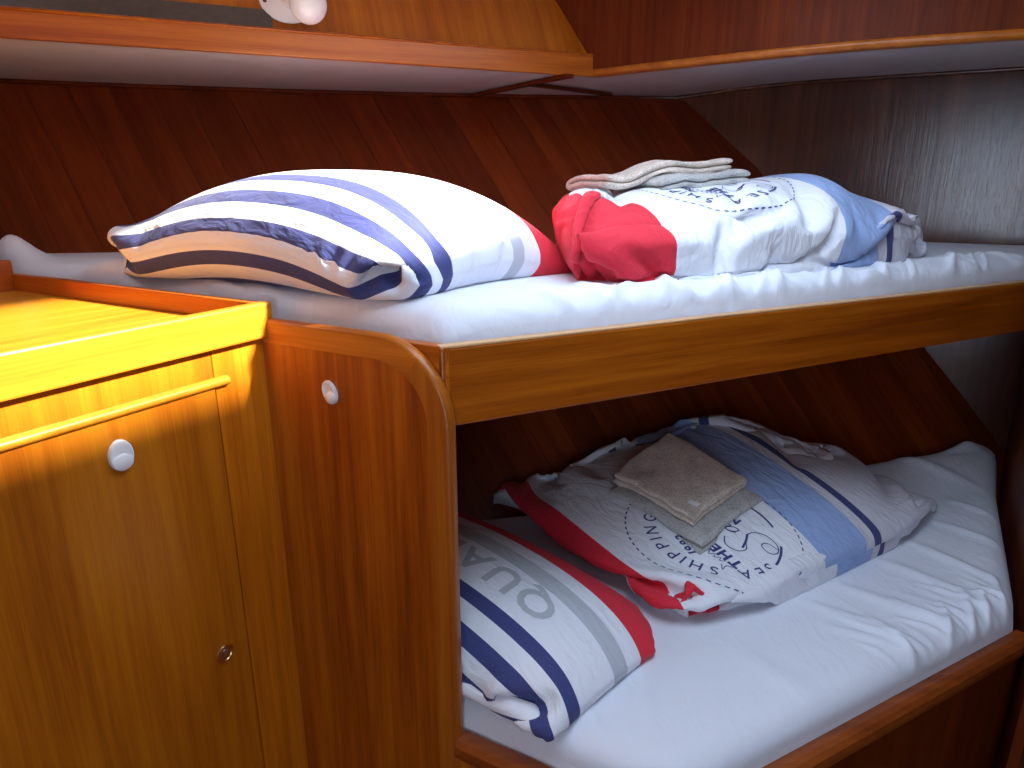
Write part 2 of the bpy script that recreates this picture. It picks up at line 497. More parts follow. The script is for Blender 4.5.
# locker on the forward bulkhead
R_pts = [(0.2507, 2.181), (0.40, 2.058), (0.55, 1.938), (0.69, 1.835), (0.825, 1.751), (0.97, 1.683), (1.11, 1.626), (1.30, 1.557), (1.47, 1.50)]
lock2 = empty('overhead_locker', (0.825, 1.751, Z_LOCK), 'dark red-brown locker over the foot of the upper bunk with a slim rounded edge', 'locker')
path = [Vector((x, y, Z_LOCK + 0.011)) for x, y in R_pts]
prof = [(0.004 + 0.012 * math.cos(a_), 0.012 * math.sin(a_)) for a_ in np.linspace(-math.pi / 2, math.pi / 2, 9)] + [(-0.008, 0.012), (-0.008, -0.012)]
sweep('edge_moulding', path, prof, M_trim_h, lock2)
vs = []; fs = []
nseg = len(R_pts)
for i, (x, y) in enumerate(R_pts):
    d = (Vector((x, y, 0)))
    vs.append((x, y, Z_LOCK + 0.02)); vs.append((x, y, CEIL))
vs[1] = tuple(right_corner(CEIL)); vs[0] = tuple(right_corner(Z_LOCK + 0.02))
fs = [(2 * i, 2 * i + 2, 2 * i + 3, 2 * i + 1) for i in range(nseg - 1)]
o = mesh_obj('front_panel', vs, fs, M_red_v, lock2)
so_ = o.modifiers.new('thickness', 'SOLIDIFY'); so_.thickness = 0.012; so_.offset = 1
# underside of this locker: from the moulding to bulkhead and hull
kc_ = hull_end_k(Z_LOCK + 0.01)
corner = E + PORT * kc_
back = [hull_pt(t, Z_LOCK + 0.004, 0.002) for t in np.linspace(0.72 - 0.45, corner.dot(U79), 6)]
bulk = [E + PORT * k + Vector((0, 0, Z_LOCK + 0.004 + 0.027 * min(1, (kc_ - k) / 0.3))) for k in np.linspace(kc_, -0.1, 7)][1:]
back = back + bulk
frontp = [Vector((x, y, Z_LOCK + 0.003)) for x, y in R_pts]
def resample(pts, n):
    d = [0]
    for p, q in zip(pts, pts[1:]): d.append(d[-1] + (q - p).length)
    out = []
    for k in range(n):
        s = d[-1] * k / (n - 1); i = max(j for j in range(len(d)) if d[j] <= s + 1e-9); i = min(i, len(pts) - 2)
        out.append(pts[i].lerp(pts[i + 1], (s - d[i]) / (d[i + 1] - d[i])))
    return out
fa = resample(frontp, 14); ba = resample(back, 14)
vs = [v for p in zip(fa, ba) for v in p]
fs = [(2 * i, 2 * i + 2, 2 * i + 3, 2 * i + 1) for i in range(13)]
mesh_obj('underside_lining', vs, fs, M_vinyl, lock2)
sweep('cove_strip', [p + (Vector((-0.003, -0.005, -0.006))) for p in back], circ(0.007, 8), M_bulk, lock2)
# battens where the linings meet
def batten(p0, p1, par, w=0.014):
    p0 = Vector((p0.x, p0.y, Z_LOCK - 0.006)); p1 = Vector((p1.x, p1.y, Z_LOCK - 0.006))
    sweep('batten', [p0, p1], [(-w, -0.003), (w, -0.003), (w, 0.006), (-w, 0.006)], M_red_v, par, smooth=False)
bt0 = at(570, 77, Z_LOCK - 0.008); bt1 = at(470, 97.5, Z_LOCK - 0.008)
batten(bt0, bt1, lock)
batten(at(533, 86.5, Z_LOCK - 0.009), at(610, 96, Z_LOCK - 0.009), lock2, 0.011)

# ------------------------------------------------------------------ bunk end panel with its edge trim
def p_s(s, z=0.0, off=0.0):
    v = Q + PORT * s - FWD * off; return Vector((v.x, v.y, z))
S_CAB = 0.394
Z_PT = 1.211
endp = empty('bunk_end_panel', p_s(0.2, 0), 'orange teak panel with rounded corner between cabinet and bunks', 'panel')
RAD = 0.135
PM = frame(p_s(1.25, 0, 0.0), STB)           # local x toward the room, y = forward, z up
def panel_outline(inset, x0=0.0):
    xe = 1.25 - inset; zt = Z_PT - inset; r = RAD - inset
    pts = [(x0, 0.0), (xe, 0.0)]
    for k in range(13):
        a_ = math.pi / 2 * k / 12
        pts.append((xe - r + r * math.cos(a_), zt - r + r * math.sin(a_)))
    pts.append((x0, zt))
    return pts
bm = bmesh.new()
vs = [bm.verts.new((x, -0.004, z)) for x, z in panel_outline(0.03)]
f = bm.faces.new(vs)
ret = bmesh.ops.extrude_face_region(bm, geom=[f])
for v in [g for g in ret['geom'] if isinstance(g, bmesh.types.BMVert)]: v.co.y += 0.014
bm_obj('panel', bm, M_teak_v, endp, matrix=PM)
# solid bullnose edge
outl = [(1.25, Z_LR - 0.03)] + panel_outline(0.0)[2:]
tp = [PM @ Vector((x, 0, z)) for x, z in outl]
tp = tp[:1] + [PM @ Vector((1.25, 0, z)) for z in np.linspace(Z_LR, Z_PT - RAD - 0.01, 8)] + tp[1:]
def bullnose(depth, half):
    pr = []
    for a_ in np.linspace(-math.pi / 2, math.pi / 2, 9):
        sg = 1 if a_ >= 0 else -1
        pr.append((half * sg * abs(math.sin(a_)) ** 0.75, -half * 0.9 + half * 0.9 * abs(math.cos(a_)) ** 0.75))
    return pr + [(half, -depth), (-half, -depth)]
# local frame for the trim: sweep with 'up' pointing out of the panel edge
def sweep2d(name, pts, prof, mat, parent, M, i0=0, i1=None):
    """sweep in the local xz plane of M; prof (across y, outward)"""
    bm = bmesh.new(); R = []
    n = len(pts); i1 = n if i1 is None else i1
    for i in range(i0, i1):
        p = Vector((pts[i][0], pts[i][1]))
        a_ = Vector((pts[max(i - 1, 0)][0], pts[max(i - 1, 0)][1])); b_ = Vector((pts[min(i + 1, n - 1)][0], pts[min(i + 1, n - 1)][1]))
        t = (b_ - a_).normalized(); o_ = Vector((t.y, -t.x))
        R.append([bm.verts.new((p.x + o_.x * u, y, p.y + o_.y * u)) for y, u in prof])
    m_ = len(prof)
    for i in range(len(R) - 1):
        for j in range(m_):
            bm.faces.new((R[i][j], R[i][(j + 1) % m_], R[i + 1][(j + 1) % m_], R[i + 1][j]))
    bm.faces.new(R[0][::-1]); bm.faces.new(R[-1])
    return bm_obj(name, bm, mat, parent, smooth=True, matrix=M)
arc_ = panel_outline(0.0)[2:-1]
pts_v = [(1.25, z) for z in np.linspace(0.0, Z_PT - RAD - 0.01, 9)]
pts_all = pts_v + arc_ + [(1.25 - RAD - 0.05, Z_PT), (1.25 - 0.3, Z_PT), (0.02, Z_PT)]
ksp = len(pts_v) + 8
pr = [(0.0065 + y, u + 0.006) for y, u in bullnose(0.042, 0.0125)]
sweep2d('edge_trim', pts_all, pr, M_trim_v, endp, PM, 0, ksp)
sweep2d('edge_trim', pts_all, pr, M_trim_h, endp, PM, ksp - 1, None)

def oval_hook(parent, M, w, h, name='hook'):
    """oval white plastic hook: dished plate with a rim and a small lip"""
    pr = [(0.0, 0.004), (0.70, 0.0045), (0.86, 0.0065), (0.96, 0.006), (1.0, 0.003), (1.0, 0.0)]
    k = lathe(name, pr, M_white, parent, M, n=32, sx=w, sy=h)
    lip = lathe('hook_lip', [(0.0, 0.0105), (0.6, 0.0098), (0.95, 0.0075), (1.0, 0.005), (0.8, 0.002), (0.0, 0.002)], M_white, k, M @ Matrix.Translation((0, -h * 0.42, 0)), n=24, sx=w * 0.86, sy=h * 0.52)
    return k
hc = on_plane(331, 392, p_s(0.2, 0, 0.004), FWD)
HM = frame(hc - FWD * 0.0, STB, -FWD)
hk = oval_hook(endp, HM @ Matrix.Rotation(math.radians(22), 4, 'Z'), 0.0145, 0.0215)
tag(hk, 'small white oval hook on the orange end panel')

# ------------------------------------------------------------------ cabinet with fiddled top
F0 = p_s(S_CAB); FD = -FWD; FNn = STB           # face runs aft from F0, faces starboard
def cf(m, out=0.0, z=0.0):
    v = F0 + FD * m + FNn * out; return Vector((v.x, v.y, z))
cab = empty('cabinet', cf(0.35, -0.3, 0), 'honey teak cabinet with raised fiddle rails and a flat door', 'cabinet')
CM = frame(cf(0, 0, 0), FD)       # local x aft, y = z cross x
yside = (CM.to_3x3() @ Vector((0, 1, 0))).dot(FNn)     # sign of outward
def cbox(name, m0, m1, o0, o1, z0, z1, mat, parent, bevel=0.0015):
    lo, hi = sorted((o0 * yside, o1 * yside))
    bm = box_bm(0, m1 - m0, lo, hi, 0, z1 - z0, bevel)
    return bm_obj(name, bm, mat, parent, matrix=CM @ Matrix.Translation((m0, 0, z0)))
CW = 0.74; Z_TRAY = 1.206; Z_FID = 1.246; Z_FB = 1.184
DOOR_M0, DOOR_M1 = 0.114, 0.63
Z_D1 = 1.118; Z_D0 = 0.12
cbox('stile', 0.0, DOOR_M0 - 0.003, -0.018, 0.0, 0.0, Z_FB, M_honey_v, cab)
cbox('stile', DOOR_M1 + 0.002, CW, -0.018, 0.0, 0.0, Z_FB, M_honey_v, cab)
cbox('top_rail', DOOR_M0 - 0.002, DOOR_M1 + 0.002, -0.018, -0.0005, Z_D1 + 0.002, Z_FB, M_honey_v, cab)
cbox('toe_board', DOOR_M0 - 0.002, DOOR_M1 + 0.002, -0.018, -0.0005, 0.0, Z_D0 - 0.002, M_honey_v, cab)
door = cbox('door', DOOR_M0 + 0.001, DOOR_M1 - 0.001, -0.015, 0.004, Z_D0, Z_D1 + 0.001, M_honey_v, cab, 0.001)
# half-round moulding over the door
mp = [cf(m, 0.001, 1.1255) for m in (0.088, 0.3, 0.66)]
mm = [(-0.004, 0.0085), (-0.004, -0.0085)] + [(0.010 * math.cos(a_), 0.0085 * math.sin(a_)) for a_ in np.linspace(-math.pi / 2, math.pi / 2, 9)]
mm = [(-x, y) for x, y in mm]
sweep('door_moulding', mp, mm, M_honey_h, cab)
# carcass sides, back, top
S_FAR = 1.215
depth = S_FAR - S_CAB
cbox('side_panel', 0.001, 0.018, -depth, -0.018, 0.0, Z_TRAY - 0.018, M_teak_v, cab)
cbox('side_panel', CW - 0.018, CW, -depth, -0.018, 0.0, Z_TRAY - 0.018, M_teak_v, cab)
cbox('tray_top', 0.0, CW, -depth, -0.001, Z_TRAY - 0.018, Z_TRAY, M_honey_h, cab)
cbox('fiddle_rail', -0.012, CW, -0.006, 0.016, Z_FB, Z_FID, M_honey_h, cab, 0.004)
# side fiddle runs along the bunk, back fiddle along the port end
fm = frame(cf(0.006, -0.006, Z_TRAY), PORT)
bm_obj('fiddle_rail', box_bm(0, depth, -0.018, 0.0, -0.012, Z_FID - Z_TRAY - 0.002, 0.003), M_redtrim, cab, matrix=fm)
cbox('fiddle_rail', 0.0, CW, -depth - 0.010, -depth + 0.010, Z_TRAY - 0.012, Z_FID + 0.03, M_redtrim, cab, 0.004)
# white oval hook and push latch on the door
on = on_plane(120, 455, cf(0.2, 0.004), FNn)
hk = oval_hook(door, frame(on, FWD, FNn), 0.0185, 0.0245)
tag(hk, 'white oval hook near the top of the door')
on = on_plane(224.5, 653, cf(0.2, 0.004), FNn)
lt = lathe('push_latch', [(0.0, 0.004), (0.010, 0.004), (0.0105, 0.0025), (0.0115, 0.0025), (0.013, 0.0045), (0.0155, 0.004), (0.0165, 0.0015), (0.0165, 0.0)], M_brass, door, frame(on, FWD, FNn))
tag(lt, 'round brass and chrome push latch')
lathe('latch_button', [(0.0, 0.0062), (0.006, 0.006), (0.0092, 0.005), (0.0098, 0.003), (0.0098, 0.001)], M_chrome, lt, frame(on, FWD, FNn))

# ------------------------------------------------------------------ upper bunk
def rail_pt(r, n=0.0):
    v = Q + U63 * r + N63 * n; return Vector((v.x, v.y, 0))
# where the rail runs into the bulkhead
nE = FWD
r_end = (E - Q).dot(nE) / U63.dot(nE)
ub = empty('upper_bunk', rail_pt(1.0, 0.3), 'upper bunk with a wide orange teak lee board', 'bunk')
board('lee_board', rail_pt(0.001, 0.024), rail_pt(r_end - 0.032, 0.024), Z_UR0, Z_UR1 - 0.004, 0.0, 0.024, M_teak_h, ub, bevel=0.003)
board('lee_board_lip', rail_pt(0.001, 0.024), rail_pt(r_end - 0.032, 0.024), Z_UR1 - 0.0045, Z_UR1, 0.001, 0.023, M_raw, ub, bevel=0.0015)
bl0 = p_s(0.15, 0, -0.0195); bl1 = p_s(0.012, 0, -0.0195)
board('corner_block', bl0, bl1, Z_UR0 - 0.002, Z_UR1 - 0.001, 0.0, 0.022, M_teak_h, ub, bevel=0.002)
up_front0 = rail_pt(0.022, 0.058); up_front1 = rail_pt(r_end - 0.055, 0.058)
kU = hull_end_k(Z_UM - 0.1) - 0.02
BRu = E + PORT * kU - FWD * 0.012
# back left on the hull along the panel line
def panel_hull_s(z):
    lo, hi = 0.0, 3.0
    for _ in range(40):
        s = (lo + hi) / 2; p = p_s(s)
        if p.dot(N79) < hull_n(p.dot(U79), z): lo = s
        else: hi = s
    return lo
BLu = p_s(panel_hull_s(Z_UM - 0.1) - 0.03, 0, -0.03)
slab('bunk_board', [up_front0, up_front1, BRu, BLu], Z_UR0 + 0.012, Z_UR0 + 0.03, M_teak_h, ub, xdir=U63)

# ------------------------------------------------------------------ lower bunk
C_L = Q + STB * 0.392                    # front left corner of the lower bunk
U62 = yawv(62.0)
nW = Vector((-WSB.y, WSB.x, 0))
rr = (E - C_L).dot(nW) / U62.dot(nW)
C_R = C_L + U62 * rr
lb = empty('lower_bunk', (C_L.lerp(C_R, 0.5).x, C_L.lerp(C_R, 0.5).y, 0), 'lower bunk base with dark wood front and orange capping rail', 'bunk')
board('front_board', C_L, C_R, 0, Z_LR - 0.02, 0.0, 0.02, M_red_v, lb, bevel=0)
board('side_board', Q, C_L, 0, Z_LR - 0.02, 0.0, 0.02, M_teak_v, lb, bevel=0)
capp = [(0.016, 0.0), (0.014, 0.012), (0.006, 0.020), (-0.004, 0.022), (-0.022, 0.020), (-0.024, 0.0), (-0.022, -0.012), (0.014, -0.012)]
sweep('capping_rail', [(p.x, p.y, Z_LR - 0.02) for p in (Q + PORT * 0.0 + STB * 0.004, C_L, C_R - U62 * 0.004)], capp, M_rail_shaded, lb, smooth=False)
BRl = E + PORT * 0.02 - FWD * 0.015
sH = panel_hull_s(Z_LM - 0.12)
BLl = p_s(sH - 0.03, 0, -0.03)
slab('bunk_board', [C_L + (FWD * 0.03), C_R - STB * 0.0 + PORT * 0.02, BRl, BLl], Z_LR - 0.11, Z_LR - 0.09, M_teak_h, lb, xdir=U63)

# ------------------------------------------------------------------ cloth
def seg_dist(P, a, b):
    ab = b - a; t = np.clip(((P - a) @ ab) / (ab @ ab), 0, 1)
    c = a + t[..., None] * ab
    return np.linalg.norm(P - c, axis=-1), t
def fabric(name, colour_fn, wrinkle=1.0, rough=0.85):
    """colour_fn(nt, u, v, layer) -> colour socket; print coordinates are metres along the cloth"""
    m, nt, b = new_mat(name); L = nt.links.new
    at_ = N(nt, 'ShaderNodeAttribute'); at_.attribute_name = 'cloth'
    sx = N(nt, 'ShaderNodeSeparateXYZ'); L(at_.outputs['Vector'], sx.inputs[0])
    col = colour_fn(nt, sx.outputs[0], sx.outputs[1], sx.outputs[2])
    L(col, b.inputs['Base Color'])
    b.inputs['Roughness'].default_value = rough
    b.inputs['Sheen Weight'].default_value = 0.08
    n1 = N(nt, 'ShaderNodeTexNoise'); n1.inputs['Scale'].default_value = 16; n1.inputs['Detail'].default_value = 3; n1.inputs['Distortion'].default_value = 1.4
    mp = N(nt, 'ShaderNodeMapping'); mp.inputs['Scale'].default_value = (1.6, 0.8, 1); mp.inputs['Rotation'].default_value = (0, 0, 0.5)
    L(at_.outputs['Vector'], mp.inputs[0]); L(mp.outputs[0], n1.inputs['Vector'])
    n2 = N(nt, 'ShaderNodeTexNoise'); n2.inputs['Scale'].default_value = 700; n2.inputs['Detail'].default_value = 1
    L(at_.outputs['Vector'], n2.inputs['Vector'])
    b1 = N(nt, 'ShaderNodeBump'); b1.inputs['Strength'].default_value = 0.55 * wrinkle; b1.inputs['Distance'].default_value = 0.02
    L(n1.outputs['Fac'], b1.inputs['Height'])
    b2 = N(nt, 'ShaderNodeBump'); b2.inputs['Strength'].default_value = 0.12; b2.inputs['Distance'].default_value = 0.001
    L(n2.outputs['Fac'], b2.inputs['Height']); L(b1.outputs[0], b2.inputs['Normal']); L(b2.outputs[0], b.inputs['Normal'])
    return m
def math_node(nt, op, a, b=None):
    n = N(nt, 'ShaderNodeMath', operation=op)
    for k, x in enumerate((a, b)):
        if x is None: continue
        if isinstance(x, (int, float)): n.inputs[k].default_value = x
        else: nt.links.new(x, n.inputs[k])
    return n.outputs[0]
def mix_col(nt, fac, a, b):
    n = N(nt, 'ShaderNodeMix', data_type='RGBA')
    nt.links.new(fac, n.inputs[0])
    for k, x in ((6, a), (7, b)):
        if isinstance(x, tuple): n.inputs[k].default_value = (*x, 1)
        else: nt.links.new(x, n.inputs[k])
    return n.outputs[2]
WHITE = (0.80, 0.82, 0.88); NAVY = (0.045, 0.055, 0.19); RED = (0.72, 0.02, 0.045); BLUE = (0.31, 0.43, 0.72); GREY = (0.50, 0.53, 0.58); PALE = (0.66, 0.65, 0.72)
def bands(stops, length):
    def fn(nt, u, v, layer):
        r = ramp(nt, [(p / length, c) for p, c in stops], 'CONSTANT')
        nt.links.new(math_node(nt, 'DIVIDE', u, length), r.inputs['Fac'])
        return r.outputs['Color']
    return fn

def const_col(c):
    def fn(nt, u, v, l):
        r = N(nt, 'ShaderNodeRGB'); r.outputs[0].default_value = (*c, 1); return r.outputs[0]
    return fn
M_sheet = fabric('white_cotton_sheet', const_col((0.76, 0.79, 0.87)), 0.25)

def smoothstep(x): 
    x = np.clip(x, 0, 1); return x * x * (3 - 2 * x)

def mattress(name, FL, FR, BR, BL, z, roll, skirt, ridges, label, nu=200, nv=130, extra=None, mat=None):
    """sheeted mattress: rounded edges, gathers and folds as height"""
    c = [np.array(p[:2], float) for p in (FL, FR, BR, BL)]
    # dense near the edges
    a = np.linspace(0, 1, nu); b = np.linspace(0, 1, nv)
    b = b ** 1.25
    A, B = np.meshgrid(a, b, indexing='ij')
    P = ((1 - A) * (1 - B))[..., None] * c[0] + (A * (1 - B))[..., None] * c[1] + (A * B)[..., None] * c[2] + ((1 - A) * B)[..., None] * c[3]
    edges = [(c[0], c[1]), (c[1], c[2]), (c[2], c[3]), (c[3], c[0])]
    Z = np.zeros(A.shape)
    for e0, e1 in edges:
        d = np.abs((P[..., 0] - e0[0]) * (e1[1] - e0[1]) - (P[..., 1] - e0[1]) * (e1[0] - e0[0])) / np.linalg.norm(e1 - e0)
        x = np.clip(1 - d / roll, 0, 1)
        Z -= roll * 0.85 * (1 - np.sqrt(np.clip(1 - x * x, 0, 1)))
    for (p0, p1, w, h) in ridges:
        d, t = seg_dist(P, np.array(p0[:2], float), np.array(p1[:2], float))
        Z += h * np.exp(-(d / w) ** 2) * np.sin(np.pi * np.clip(t, 0.02, 0.98)) ** 0.6
    if extra is not None: Z += extra(P, A, B)
    Z += z
    verts = np.dstack([P, Z[..., None]]).reshape(-1, 3).tolist()
    idx = lambda i, j: i * nv + j
    faces = [(idx(i, j), idx(i + 1, j), idx(i + 1, j + 1), idx(i, j + 1)) for i in range(nu - 1) for j in range(nv - 1)]
    ring = [idx(i, 0) for i in range(nu)] + [idx(nu - 1, j) for j in range(1, nv)] + [idx(i, nv - 1) for i in range(nu - 2, -1, -1)] + [idx(0, j) for j in range(nv - 2, 0, -1)]
    base = len(verts)
    for k in ring: verts.append([verts[k][0], verts[k][1], z - skirt])
    n = len(ring)
    faces += [(ring[k], base + k, base + (k + 1) % n, ring[(k + 1) % n]) for k in range(n)]
    faces.append(tuple(base + k for k in range(n)))
    o = mesh_obj(name, verts, faces, mat or M_sheet, smooth=True)
    att = o.data.attributes.new('cloth', 'FLOAT_VECTOR', 'POINT')
    att.data.foreach_set('vector', np.array([[v[0], v[1], v[2]] for v in verts], float).ravel())
    tag(o, label, 'mattress')
    return o

rng = np.random.default_rng(7)
def px_ridge(x0, y0, x1, y1, z, w, h): return (at(x0, y0, z), at(x1, y1, z), w, h)

# upper mattress: gathers along the lee board
ur = []
for k in range(60):
    r0 = 0.25 + 1.9 * rng.random(); dd = 0.05 + 0.10 * rng.random(); sk = rng.uniform(-0.22, 0.26)
    ur.append((rail_pt(r0, 0.02), rail_pt(r0 + sk, 0.02 + dd), 0.005 + 0.011 * rng.random() ** 2, (0.003 + 0.008 * rng.random())))
for x0, y0, x1, y1 in ((430, 330, 620, 300), (560, 335, 700, 305), (790, 290, 905, 262), (830, 282, 960, 268), (900, 262, 1010, 255), (700, 312, 880, 285)):
    ur.append(px_ridge(x0, y0, x1, y1, Z_UM, 0.02, 0.009))
for x0, y0, x1, y1 in ((300, 292, 350, 320), (250, 280, 330, 312), (330, 300, 420, 322), (120, 262, 250, 280), (160, 270, 300, 296)):
    ur.append(px_ridge(x0, y0, x1, y1, Z_UM, 0.016, 0.010))
flap = at(14, 268, Z_UM - 0.02); flap2 = at(95, 270, Z_UM)
m_up = mattress('mattress', up_front0, up_front1, BRu, BLu, Z_UM, 0.055, Z_UM - (Z_UR0 + 0.032), ur,
                'white-sheeted mattress of the upper bunk behind the lee board', nu=260, nv=150,
                extra=lambda P, A, B: 0.065 * np.exp(-((P[..., 0] - flap.x) / 0.06) ** 2 - ((P[..., 1] - flap.y) / 0.05) ** 2) + 0.03 * np.exp(-((P[..., 0] - flap2.x) / 0.16) ** 2 - ((P[..., 1] - flap2.y) / 0.03) ** 2))
# lower mattress: folds fanning out from the right end
lr = []
for x0, y0, x1, y1, w, h in ((905, 540, 1015, 590, .018, .010), (880, 560, 1000, 610, .02, .010), (930, 520, 1012, 548, .016, .008), (840, 585, 985, 640, .018, .009),
                             (800, 600, 940, 650, .016, .006), (950, 500, 1005, 520, .014, .008), (960, 590, 985, 640, .009, .010), (975, 585, 1000, 630, .009, .009),
                             (940, 600, 960, 655, .009, .008), (990, 575, 1015, 615, .009, .009), (560, 640, 600, 740, .012, .006), (590, 650, 570, 745, .012, .006),
                             (640, 660, 655, 745, .016, .004), (720, 640, 850, 720, .03, .004), (880, 470, 985, 490, .02, .010), (900, 455, 990, 470, .018, .008), (860, 610, 950, 680, .012, .005)):
    lr.append(px_ridge(x0, y0, x1, y1, Z_LM, w, h))
for k in range(26):
    r0 = rr * (0.55 + 0.42 * rng.random()); dd = 0.06 + 0.12 * rng.random(); sk = rng.uniform(-0.12, 0.02)
    p = C_L + U62 * r0 + FWD * 0.03; q = p + Vector((-U62.y, U62.x, 0)) * dd + U62 * sk
    lr.append((p, q, 0.006 + 0.006 * rng.random(), 0.002 + 0.005 * rng.random()))
m_lo = mattress('mattress', C_L + FWD * 0.028 + PORT * 0.006, C_R + PORT * 0.026, BRl - STB * 0.005, BLl, Z_LM, 0.06, Z_LM - (Z_LR - 0.088), lr,
                'pale blue-white sheeted mattress of the lower bunk', nu=230, nv=170,
                extra=lambda P, A, B: 0.065 * smoothstep((B - 0.70) / 0.28) * smoothstep((A - 0.5) / 0.45) + 0.03 * smoothstep((B - 0.93) / 0.05) * np.exp(-((A - 0.95) / 0.03) ** 2))

INFO = []
# ---- inflated cushions: two sheets of cloth sewn round the edge and filled, settling on the bed
def inflate(W, H, nu, nv, centre, eu, floor, vol, steps=130, iters=10, seed=1, planes=(), grav=0.9, bend=0.16, thick0=0.05, crease=0.004, ev=None, under=1.0, collide=None, stuff=None):
    r = np.random.default_rng(seed)
    eu = np.array([eu[0], eu[1]]) / np.hypot(eu[0], eu[1]); ev = np.array([-eu[1], eu[0]]) if ev is None else np.array([ev[0], ev[1]]) / np.hypot(ev[0], ev[1])
    us = (np.linspace(0, 1, nu + 1) - 0.5) * W; vs_ = (np.linspace(0, 1, nv + 1) - 0.5) * H
    U, V = np.meshgrid(us, vs_, indexing='ij')
    X = np.zeros((2, nu + 1, nv + 1, 3))
    for l in range(2):
        X[l, ..., 0] = centre[0] + U * eu[0] + V * ev[0]
        X[l, ..., 1] = centre[1] + U * eu[1] + V * ev[1]
        bump = (1 - (2 * U / W) ** 4) * (1 - (2 * V / H) ** 4)
        X[l, ..., 2] = centre[2] + thick0 + (1 if l == 0 else -1) * thick0 * 0.9 * bump
    n_ = r.normal(0, crease, X.shape)
    for _ in range(2):
        n_[:, 1:-1, 1:-1] = (n_[:, :-2, 1:-1] + n_[:, 2:, 1:-1] + n_[:, 1:-1, :-2] + n_[:, 1:-1, 2:]) / 4 * 1.5
    X += n_
    def weld():
        for sl in ((slice(None), 0), (slice(None), -1), (0, slice(None)), (-1, slice(None))):
            m = (X[0][sl] + X[1][sl]) * 0.5
            X[0][sl] = m; X[1][sl] = m
    weld()
    Xp = X.copy()
    du, dv = W / nu, H / nv; cs_ = float(eu @ ev); d1_ = math.sqrt(du * du + dv * dv + 2 * du * dv * cs_); d2_ = math.sqrt(du * du + dv * dv - 2 * du * dv * cs_)
    def pairs(ax, step):
        out = []
        n = X.shape[ax]
        for o in range(2 * step if step > 1 else 2):
            ia = [i for i in range(o % (2 * step), n - step, 2 * step)]
            if not ia: continue
            a = [slice(None)] * 3; b = [slice(None)] * 3
            a[ax] = slice(ia[0], ia[-1] + 1, 2 * step); b[ax] = slice(ia[0] + step, ia[-1] + step + 1, 2 * step)
            out.append((tuple(a), tuple(b)))
        return out
    cons = []
    fac_ = np.array([1.0, under]).reshape(2, 1, 1, 1)
    for a, b in pairs(1, 1): cons.append((a, b, du, 0.85, 1.0))
    for a, b in pairs(2, 1): cons.append((a, b, dv, 0.85, 1.0))
    for o1 in range(2):
        for o2 in range(2):
            n1 = (nu - o1 + 1) // 2 if (nu - o1) % 2 else (nu - o1) // 2
            ia = list(range(o1, nu, 2)); ja = list(range(o2, nv, 2))
            a = (slice(None), slice(ia[0], ia[-1] + 1, 2), slice(ja[0], ja[-1] + 1, 2))
            b = (slice(None), slice(ia[0] + 1, ia[-1] + 2, 2), slice(ja[0] + 1, ja[-1] + 2, 2))
            cons.append((a, b, d1_, 0.16, 0.16))
            c = (slice(None), slice(ia[0] + 1, ia[-1] + 2, 2), slice(ja[0], ja[-1] + 1, 2))
            d = (slice(None), slice(ia[0], ia[-1] + 1, 2), slice(ja[0] + 1, ja[-1] + 2, 2))
            cons.append((c, d, d2_, 0.16, 0.16))
    bcons = []
    for a, b in pairs(1, 2): bcons.append((a, b, 2 * du))
    for a, b in pairs(2, 2): bcons.append((a, b, 2 * dv))
    dt = 1 / 40.0
    floor_fn = floor if callable(floor) else (lambda X_, f_=floor: np.full(X_.shape[:-1], f_))
    floor0 = centre[2] - 0.02
    for st in range(steps):
        Xu = np.gradient(X, axis=1); Xv = np.gradient(X, axis=2)
        Nn = np.cross(Xu, Xv) / (du * dv)
        Nn[1] *= -1
        vol_now = ((X[..., 2] - floor0) * Nn[..., 2]).sum() * du * dv
        p = np.clip((vol - vol_now) / vol, -0.3, 1) * 160.0
        acc = Nn * p
        acc[..., 2] -= grav
        damp = 0.93 if st < steps * 0.7 else 0.80
        vel = np.clip((X - Xp) * damp, -0.02, 0.02)
        Xp = X.copy()
        X = X + vel + acc * dt * dt
        weld()
        for it in range(iters):
            for a, b, L0_, kc_, ks in cons:
                d = X[b] - X[a]; l = np.sqrt((d * d).sum(-1, keepdims=True)) + 1e-9
                e = (l - L0_ * fac_) / l
                k = np.where(e > 0, 0.5 * ks, 0.5 * kc_ * 0.9)
                c = d * (e * k)
                X[a] += c; X[b] -= c
            if it % 3 == 0:
                for a, b, L0_ in bcons:
                    d = X[b] - X[a]; l = np.sqrt((d * d).sum(-1, keepdims=True)) + 1e-9
                    c = d * (0.5 * bend * np.minimum((l - L0_ * fac_), 0) / l)
                    X[a] += c; X[b] -= c
            weld()
        fz = floor_fn(X) + 0.001
        if stuff is not None:
            h_ = stuff(X[0, 1:-1, 1:-1])
            fz[0, 1:-1, 1:-1] = np.maximum(fz[0, 1:-1, 1:-1], h_ + 0.002)
        low = X[..., 2] < fz
        X[..., 2] = np.maximum(X[..., 2], fz)
        for ax in (0, 1):
            X[..., ax] = np.where(low, Xp[..., ax] * 0.6 + X[..., ax] * 0.4, X[..., ax])
        for (pt, nn) in planes:      # stay on the side nn points to
            s = ((X - np.array(pt)) * np.array(nn)).sum(-1)
            X -= np.minimum(s, 0)[..., None] * np.array(nn)
        if collide is not None: collide(X)
    INFO.append((vol, vol_now))
    return X
